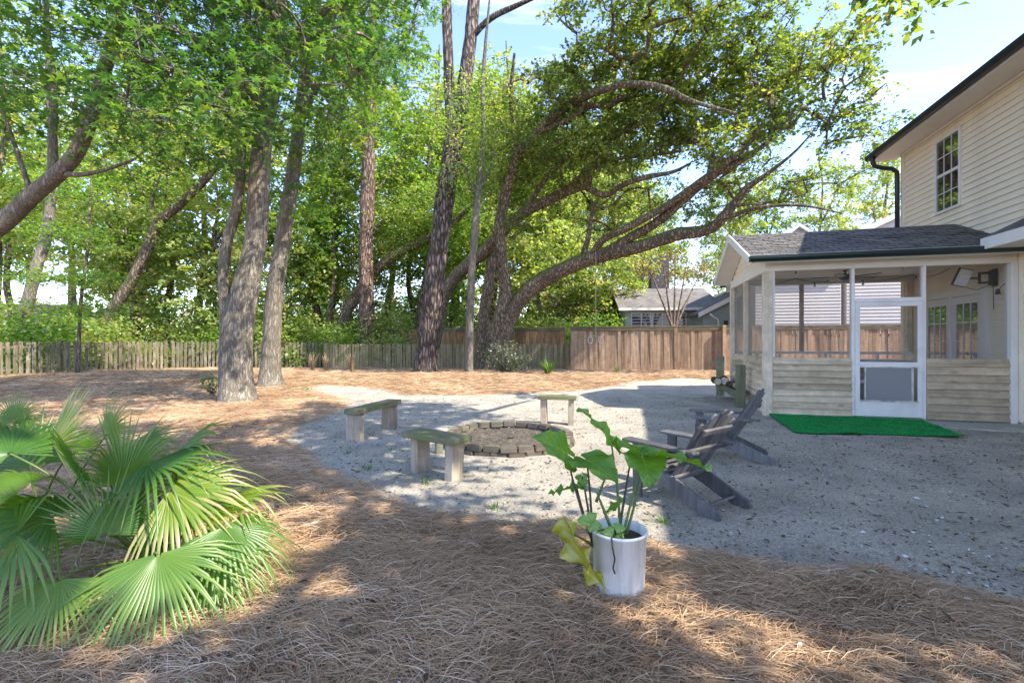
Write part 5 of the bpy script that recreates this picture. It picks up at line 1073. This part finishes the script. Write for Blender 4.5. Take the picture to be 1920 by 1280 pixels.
# ------------------------------------------------------------------ fan palms
def fan_leaf(parent, o0, hub, axis_, normal, Rr, spread=R(230), nseg=30, united=.42, droop=.35, seed=0, vb=.45, dry=.25):
    g = np.random.default_rng(seed); ax = np.array(Vector(axis_).normalized()); nr_ = np.array(normal, float); nr_ = nr_-ax*(nr_@ax); nr_ /= np.linalg.norm(nr_); sd = np.cross(ax, nr_); hub = np.array(hub)-np.array(o0)
    V = []; Fq = []; val = []; D_ = spread/nseg; fr_ = np.array([.03,.22,united,united+.16,.78,.91,1.0])
    for i in range(nseg):
        th = -spread/2+(i+.5)*D_; Ls = Rr*(.70+.30*math.cos(th*.62))*g.uniform(.86,1.07); dj = droop*g.uniform(.4,1.6); kink = g.random() < .22; base = len(V); tw = g.normal(0,.03); isdry = g.random() < dry
        for k_, f_ in enumerate(fr_):
            u = max(0, (f_-united)/(1-united)); hw = math.tan(D_/2)*min(f_, united)*Ls*(1-u)**.95 if u < 1 else .0006
            t2 = th+tw*u
            d = ax*math.cos(t2)+sd*math.sin(t2); pz = np.array([0,0,-1.0]); rr_ = f_*Ls
            dr = dj*u**1.7*Ls*(1.5 if kink and u > .3 else 1)*.8+ .10*droop*(f_**2)*Ls
            shrink = 1-.30*u*dj
            c_ = hub+d*(united*Ls*min(1, f_/united)+max(0, rr_-united*Ls)*shrink)+pz*dr-nr_*(.16*Rr*(abs(th)/(spread/2))**2*f_)
            perp = -ax*math.sin(t2)+sd*math.cos(t2); pleat = nr_*hw*.55
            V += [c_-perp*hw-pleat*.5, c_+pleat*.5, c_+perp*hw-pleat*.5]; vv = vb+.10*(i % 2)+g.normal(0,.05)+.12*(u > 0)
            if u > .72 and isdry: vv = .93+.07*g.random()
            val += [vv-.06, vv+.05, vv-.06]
        for k_ in range(len(fr_)-1):
            a_ = base+3*k_; Fq += [(a_, a_+1, a_+4, a_+3), (a_+1, a_+2, a_+5, a_+4)]
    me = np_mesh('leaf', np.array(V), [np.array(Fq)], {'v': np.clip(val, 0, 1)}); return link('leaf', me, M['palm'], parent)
PB = Vector((-2.25, 2.95, 0)); palm = empty('fan_palm', PB, 0, 'big glossy fan palm filling the near corner of the straw bed', 'palm')
PB2 = Vector((-3.7, 3.55, 0)); palm2 = empty('fan_palm', PB2, 0, 'smaller fan palm behind the big one with a sunlit leaf', 'palm')
LEAVES = [(150,900,2.55,(-.35,-.1,.75),(-.2,-.8,.5),.52,.2,.22,0), (195,885,2.95,(.55,.45,.60),(-.1,-.5,.85),.56,.3,.45,0), (100,965,2.45,(-.55,-.55,.2),(-.1,-.35,.95),.54,.45,.30,0), (345,955,2.7,(.85,.05,.2),(.0,-.4,.9),.54,.45,.42,0), (250,960,2.6,(.35,-.3,.7),(.2,-.8,.4),.46,.3,.25,0), (60,870,2.9,(-.3,.2,.85),(.0,-.9,.4),.5,.2,.4,0), (420,1010,2.65,(.7,-.2,-.5),(.3,-.4,.85),.50,.6,.55,0),
    # hub px, depth, axis (x right, y away, z up), normal, radius, droop, value
    (296,1038,2.28,(.28,-.55,-.62),(.10,-.62,.75),.60,.32,.55,0), (112,1085,2.20,(-.12,-.45,-.80),(-.25,-.70,.65),.52,.38,.60,0),
    (425,985,2.55,(.80,-.25,-.38),(.30,-.30,.90),.55,.55,.50,0), (196,1002,2.45,(.05,.05,.95),(.12,-.95,.1),.46,.10,.30,0),
    (100,835,2.75,(.42,.15,.90),(-.35,-.85,.35),.48,.10,.58,0), (275,870,2.70,(.92,-.12,.12),(-.08,-.55,.85),.66,.40,.42,0),
    (318,918,2.60,(.92,-.15,.0),(.05,-.45,.90),.62,.50,.52,0), (60,905,2.45,(-.75,-.35,.35),(.1,-.45,.90),.60,.35,.35,0),
 (30,1000,2.25,(-.7,-.4,-.35),(-.2,-.5,.85),.55,.5,.45,0),
    (385,1050,2.45,(.45,-.35,-.75),(.35,-.55,.75),.46,.5,.55,0), (230,905,2.75,(.25,.35,.85),(.0,-.9,.4),.62,.25,.36,0),
 
 
    (430,935,2.80,(.85,-.05,-.05),(.1,-.35,.95),.46,.5,.6,0), (330,850,2.95,(.75,.35,.45),(-.15,-.5,.85),.50,.35,.65,0), (150,1125,2.35,(-.1,-.4,-.9),(-.1,-.8,.4),.30,.2,.99,0), (335,1105,2.55,(.2,-.3,-.9),(.3,-.8,.4),.28,.2,.98,0), (20,850,2.60,(-.8,.1,.5),(.1,-.5,.9),.55,.3,.45,0), 
 
    (25,790,3.35,(-.05,.2,.9),(.1,-.95,.2),.30,.15,.62,1), (200,815,3.45,(.45,.1,.75),(-.2,-.8,.5),.46,.25,.6,1), (130,850,3.2,(-.4,-.2,.75),(.1,-.8,.6),.38,.3,.4,1), (-60,830,3.1,(-.5,-.3,.7),(.1,-.8,.6),.5,.3,.4,1), (265,830,3.3,(.75,.1,.35),(-.1,-.6,.8),.42,.35,.52,1)]
for i, (px_, py_, Yd, ax, nr_, rad_, dr_, vb, w_) in enumerate(LEAVES):
    jr = random.Random(i+70); ax = [q+jr.uniform(-.22,.22) for q in ax]; nr_ = [q+jr.uniform(-.35,.35) for q in nr_]; rad_ *= .90
    hub = at(px_, py_, Yd); pr, o0 = ((palm, PB), (palm2, PB2))[w_]
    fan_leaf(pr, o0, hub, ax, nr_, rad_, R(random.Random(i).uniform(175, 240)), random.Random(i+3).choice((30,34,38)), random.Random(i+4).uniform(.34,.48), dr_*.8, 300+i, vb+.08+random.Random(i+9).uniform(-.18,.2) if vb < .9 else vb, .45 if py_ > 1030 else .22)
    g0 = o0+Vector((random.Random(i).uniform(-.12,.12), random.Random(i+50).uniform(-.12,.12), -.02)); b_ = g0.lerp(hub, .5)+Vector((0,0,.22*(hub-g0).length*.6)); petiole(g0, hub, .010, (b_-(g0+hub)/2)*1.0, 'petiole', pr, o0)

# ------------------------------------------------------------------ shrubs and weeds
def shrub(name, label, loc, ells, n, per, size, aspect, mat, seed, spread=(.14,.14,.1), shape=leaf_kite, cat='shrub'):
    g = np.random.default_rng(seed); root = empty(name, (loc[0], loc[1], gz(loc[0], loc[1])-.02), 0, label, cat); c = in_ellipsoids(g, ells, n, 0, .06); sk = Skel()
    for p in c: sk.tube(np.array([[g.normal(0,.03), g.normal(0,.03), -.02], [p[0]*.45+g.normal(0,.03), p[1]*.45, p[2]*.55], p]), [.012,.008,.003], 5)
    link('stem', sk.mesh('stem'), M['bark_far'], root); crown_obj(root, g, c, mat, 'foliage', per=per, size=size, aspect=aspect, spread=spread, shape=shape, tilt=.9); return root
sp = ground(945, 705); shrub('shrub', 'grey-green shrub at the foot of the live oak', (sp.x, sp.y), [(0,0,.75,.85,.6,.6),(.2,0,.4,.9,.6,.35)], 60, 30, .12, .4, M['leaf_grey'], 61, (.16,.16,.12))
sp = ground(398, 745); shrub('weed_plant', 'small leafy sprout beside the forked sweetgum base', (sp.x, sp.y), [(0,0,.32,.22,.2,.3)], 12, 10, .10, .6, M['weed'], 62, (.08,.08,.06), leaf_oval, 'weed')
sp = ground(575, 735); shrub('weed_plant', 'tiny green weed on the straw right of the sweetgums', (sp.x, sp.y), [(0,0,.08,.14,.12,.08)], 6, 10, .06, .6, M['weed'], 66, (.05,.05,.03), leaf_oval, 'weed')
def blades(name, label, loc, n, L, spread, mat, seed, cat='plant', w=.012):
    g = np.random.default_rng(seed); V = []; Fq = []; val = []; root = empty(name, (loc[0], loc[1], gz(loc[0], loc[1])-.01), 0, label, cat)
    for i in range(n):
        a_ = g.uniform(0, 6.28); r_ = abs(g.normal(0, .06)); ln = L*g.uniform(.6,1.1); out_ = spread*g.uniform(.2,1.0); b = len(V); d = np.array([math.cos(a_), math.sin(a_), 0]); s = np.array([-math.sin(a_), math.cos(a_), 0]); vv = g.uniform(.1,1)
        for k_ in range(5):
            t = k_/4; c_ = d*(r_+out_*ln*t**1.6)+np.array([0,0,ln*(t-.45*out_*t**2.2)]); hw = w*(1-t**1.5)+.0006; V += [c_-s*hw, c_+s*hw]; val += [vv, vv]
        for k_ in range(4): Fq.append((b+2*k_, b+2*k_+1, b+2*k_+3, b+2*k_+2))
    o = link('foliage', np_mesh('foliage', np.array(V), [np.array(Fq)], {'v': val}), mat, root); tag(o, kind='stuff'); return root
sp = ground(1028, 708); blades('strap_leaf_clump', 'clump of green strap leaves before the low fence end', (sp.x, sp.y), 90, .80, .75, M['weed'], 63, 'plant', .02)
sp = ground(1157, 705); blades('weed_plant', 'small weed at the foot of the tall brown fence', (sp.x, sp.y), 26, .35, .8, M['weed'], 64, 'weed', .018)
for i, (x, y, lab) in enumerate(((612,702,'dry yellow weed stalks against the back picket fence'), (660,704,'dry weeds in front of the low mossy fence'), (585,700,'straw-coloured weed tuft behind the dark sweetgum'))):
    sp = ground(x, y); blades('dry_weed', lab, (sp.x, min(sp.y, 23.6)), 60, 1.0, .45, M['weed_dry'], 70+i, 'weed', .014)
for i, (x, y, lab) in enumerate(((925,955,'grass tuft in the sand left of the bucket'), (735,845,'green grass tuft beside the near bench'), (655,850,'grass tuft below the longest bench'), (1245,980,'small sprig growing behind the bucket'), (800,905,'grass tuft by the near bench leg'), (690,880,'thin grass patch at the sand edge'))):
    sp = ground(x, y); blades('grass_tuft', lab, (sp.x, sp.y), 22, .10, 1.0, M['weed'], 80+i, 'grass', .004)
# bare crape myrtle beyond the fence
g = np.random.default_rng(5); bx = at(1262, 640, 24.6); bl2 = []
bl2.append(spline([(bx.x,bx.y,-.1),(bx.x,bx.y,1.6),(bx.x+.05,bx.y,2.4)], [.16,.13,.12], .3))
for dx_, h_ in ((-1.3,5.2),(-.7,5.9),(.1,6.2),(.8,5.8),(1.5,5.0)): bl2.append(spline([(bx.x+.03,bx.y,2.0),(bx.x+dx_*.35,bx.y-.1,3.2),(bx.x+dx_,bx.y+g.normal(0,.3),h_)], [.09,.06,.02], .3))
tree('bare_tree', 'nearly bare crape myrtle with tan branches and dry brown seed heads', bl2, [(bx.x,bx.y,5.4,2.2,1.4,1.1)], 110, M['bark_bare'], M['leaf_brown'], 51, dict(per=22, size=.10, aspect=.6, spread=(.26,.26,.2), tilt=1.0), k=8, twig=.007)
# rope swing with rings
rp = at(1117, 452, 20.2); sw = empty('rope_swing', (rp.x, rp.y, rp.z), 0, 'thin yellowish rope swing with pale rings hanging from the oak limb', 'swing')
zb = at(1117, 632, 20.2).z - rp.z
MB().tube([(0,0,.15),(.01,0,zb*.3),(.0,0,zb*.7),(.0,0,zb)], .018, 6).build('rope', M['rope'], sw)
for x in (-.24, .22): MB().tube([(x+.13*math.sin(t*math.pi/8)*.8, 0, zb-.12+.15*math.cos(t*math.pi/8)) for t in range(17)], .014, 6).build('ring', M['ring'], sw, 0, True)
MB().tube([(-.24,0,zb+.03),(0,0,zb+.06),(.22,0,zb+.03)], .014, 6).build('bar', M['rope'], sw)

# ------------------------------------------------------------------ pine straw, leaf litter, pebbles
def straw_zone(n, x0, x1, y0, y1, L, w, seg, seed, lift=.03):
    g = np.random.default_rng(seed); P = np.stack([g.uniform(x0, x1, n), g.uniform(y0, y1, n)], 1)
    P = P[np.abs(P[:, 0]) < 1.22*P[:, 1]+.5]; sd = yard_sd(P) + .16*wob(P[:, 0]*1.3, P[:, 1]*1.3); P = P[sd > -.10*g.random(len(P))**.5]; n = len(P)
    cl = wob(P[:, 0]*1.9+3, P[:, 1]*1.9)*1.6; a_ = cl*.8+g.normal(0, .95, n); d = np.stack([np.cos(a_), np.sin(a_)], 1); s = np.stack([-d[:, 1], d[:, 0]], 1); ln = L*g.uniform(.55,1.2,n)
    bend = g.normal(0, .16, n); t = np.linspace(-.5, .5, seg+1); z0 = gz_np(P[:, 0], P[:, 1]); lf = lift*g.random(n)**1.5; ti = g.normal(0, .09, n); arch = g.uniform(-.01, .03, n)
    V = np.zeros((n, seg+1, 2, 3)); wv = w*g.uniform(.7,1.3,n)
    for k_, tt in enumerate(t):
        c_ = P + d*(ln*tt)[:, None] + s*(bend*ln*(tt*tt*4-.5)*.5)[:, None]; z = z0+.004+lf+np.maximum(ti*ln*tt, -.012)+arch*(1-4*tt*tt)
        tp = 1-.5*abs(tt*2)**3
        for q_, sg in enumerate((-1, 1)):
            V[:, k_, q_, :2] = c_+s*(sg*wv*tp/2)[:, None]; V[:, k_, q_, 2] = z+sg*wv*.25
    b = (np.arange(n)*(seg+1)*2)[:, None]; F_ = np.concatenate([b+np.array([[2*k_, 2*k_+1, 2*k_+3, 2*k_+2]]) for k_ in range(seg)])
    val = np.clip(.56+.20*wob(P[:, 0]*1.1, P[:, 1]*1.1+4)+g.normal(0,.2,n), 0, 1)
    return V.reshape(-1, 3), F_, np.repeat(val, (seg+1)*2)
def join(parts):
    V = []; Fs = []; A = []; n = 0
    for v_, f_, a_ in parts: V.append(v_); Fs.append(f_+n); A.append(a_); n += len(v_)
    return np.concatenate(V), np.concatenate(Fs), np.concatenate(A)
V, Fq, val = join([straw_zone(62000, -3.2, 4.2, 1.5, 3.2, .19, .0022, 3, 1, .04), straw_zone(60000, -6, 5.5, 3.0, 6.0, .20, .0030, 2, 2, .045), straw_zone(52000, -12, 0, 5.8, 11, .22, .0055, 1, 3, .05), straw_zone(46000, -20, 10, 11, 24, .28, .010, 1, 4, .06)])
tag(link('pine_straw', np_mesh('pine_straw', V, [Fq], {'v': val}), M['straw']), 'loose brown pine straw covering the planting beds', 'pine straw', None, 'stuff')
def scatter(n, x0, x1, y0, y1, seed, inside, bias=1.5):
    g = np.random.default_rng(seed); y = y0+(y1-y0)*g.random(n)**bias; x = g.uniform(-1.2, 1.25, n)*(y+.3); P = np.stack([x, y], 1); P = P[(P[:, 0] > x0) & (P[:, 0] < x1)]; sd = yard_sd(P)
    P = P[(sd < -.05) if inside else (sd > -.1)]; t = (P[:, 0]-HO[0])*VX[0]+(P[:, 1]-HO[1])*VX[1]; s = (P[:, 0]-HO[0])*UX[0]+(P[:, 1]-HO[1])*UX[1]
    return P[~((t > -.1) & (s > -.1)) & (np.hypot(P[:, 0]-FC.x, P[:, 1]-FC.y) > 1.05)]
def litter(P, size, aspect, seed, vm, vv, shape=leaf_oval, lift=.008):
    g = np.random.default_rng(seed); c = np.stack([P[:, 0], P[:, 1], gz_np(P[:, 0], P[:, 1])+lift], 1); return leaves(g, c, 1, size, aspect, (0,0,.003), shape, .22, 0, vm, vv, 0)
V, Fq, val = join([litter(scatter(11000, -6, 9, 2.2, 12, 1, True), .034, .5, 1, .22, .2), litter(scatter(1300, -6, 9, 2.0, 12, 2, True), .055, .45, 2, .5, .25), litter(scatter(1500, -5, 4, 1.7, 7, 3, False), .052, .42, 3, .52, .26, leaf_oval, .05),
                   litter(scatter(2600, -6, 9, 5, 16, 5, True, 1), .05, .5, 5, .22, .2)])
tag(link('leaf_litter', np_mesh('leaf_litter', V, [Fq], {'v': val}), M['litter']), 'small dead leaves and bark bits scattered over the sand and straw', 'leaves', None, 'stuff')
Pp = scatter(9000, -6, 9, 2.0, 11, 4, True, 1.7); g = np.random.default_rng(8); n = len(Pp); r_ = .004+.011*g.random(n)**3+.009*(g.random(n) > .992)
octa = np.array([[1,0,0],[0,1,0],[-1,0,0],[0,-1,0],[0,0,.7],[0,0,-.5]]); of = np.array([[0,1,4],[1,2,4],[2,3,4],[3,0,4]])
a_ = g.uniform(0, 6.28, n); ca, sa = np.cos(a_), np.sin(a_); O = octa[None]*r_[:, None, None]*(1+.3*g.normal(size=(n,1,3))); X = O[..., 0]*ca[:, None]-O[..., 1]*sa[:, None]; Yy = O[..., 0]*sa[:, None]+O[..., 1]*ca[:, None]
V = np.stack([X+Pp[:, :1], Yy+Pp[:, 1:2], O[..., 2]*.7+(gz_np(Pp[:, 0], Pp[:, 1])+.002)[:, None]], -1).reshape(-1, 3); Fq = (np.arange(n)[:, None, None]*6+of[None]).reshape(-1, 3)
tag(link('pebbles', np_mesh('pebbles', V, [Fq], {'v': np.repeat(np.clip(g.normal(.62,.25,n)+.3*(r_ > .014), 0, 1), 6)}), M['pebble']), 'pale crushed shell and pebbles strewn on the sandy yard', 'pebbles', None, 'stuff')
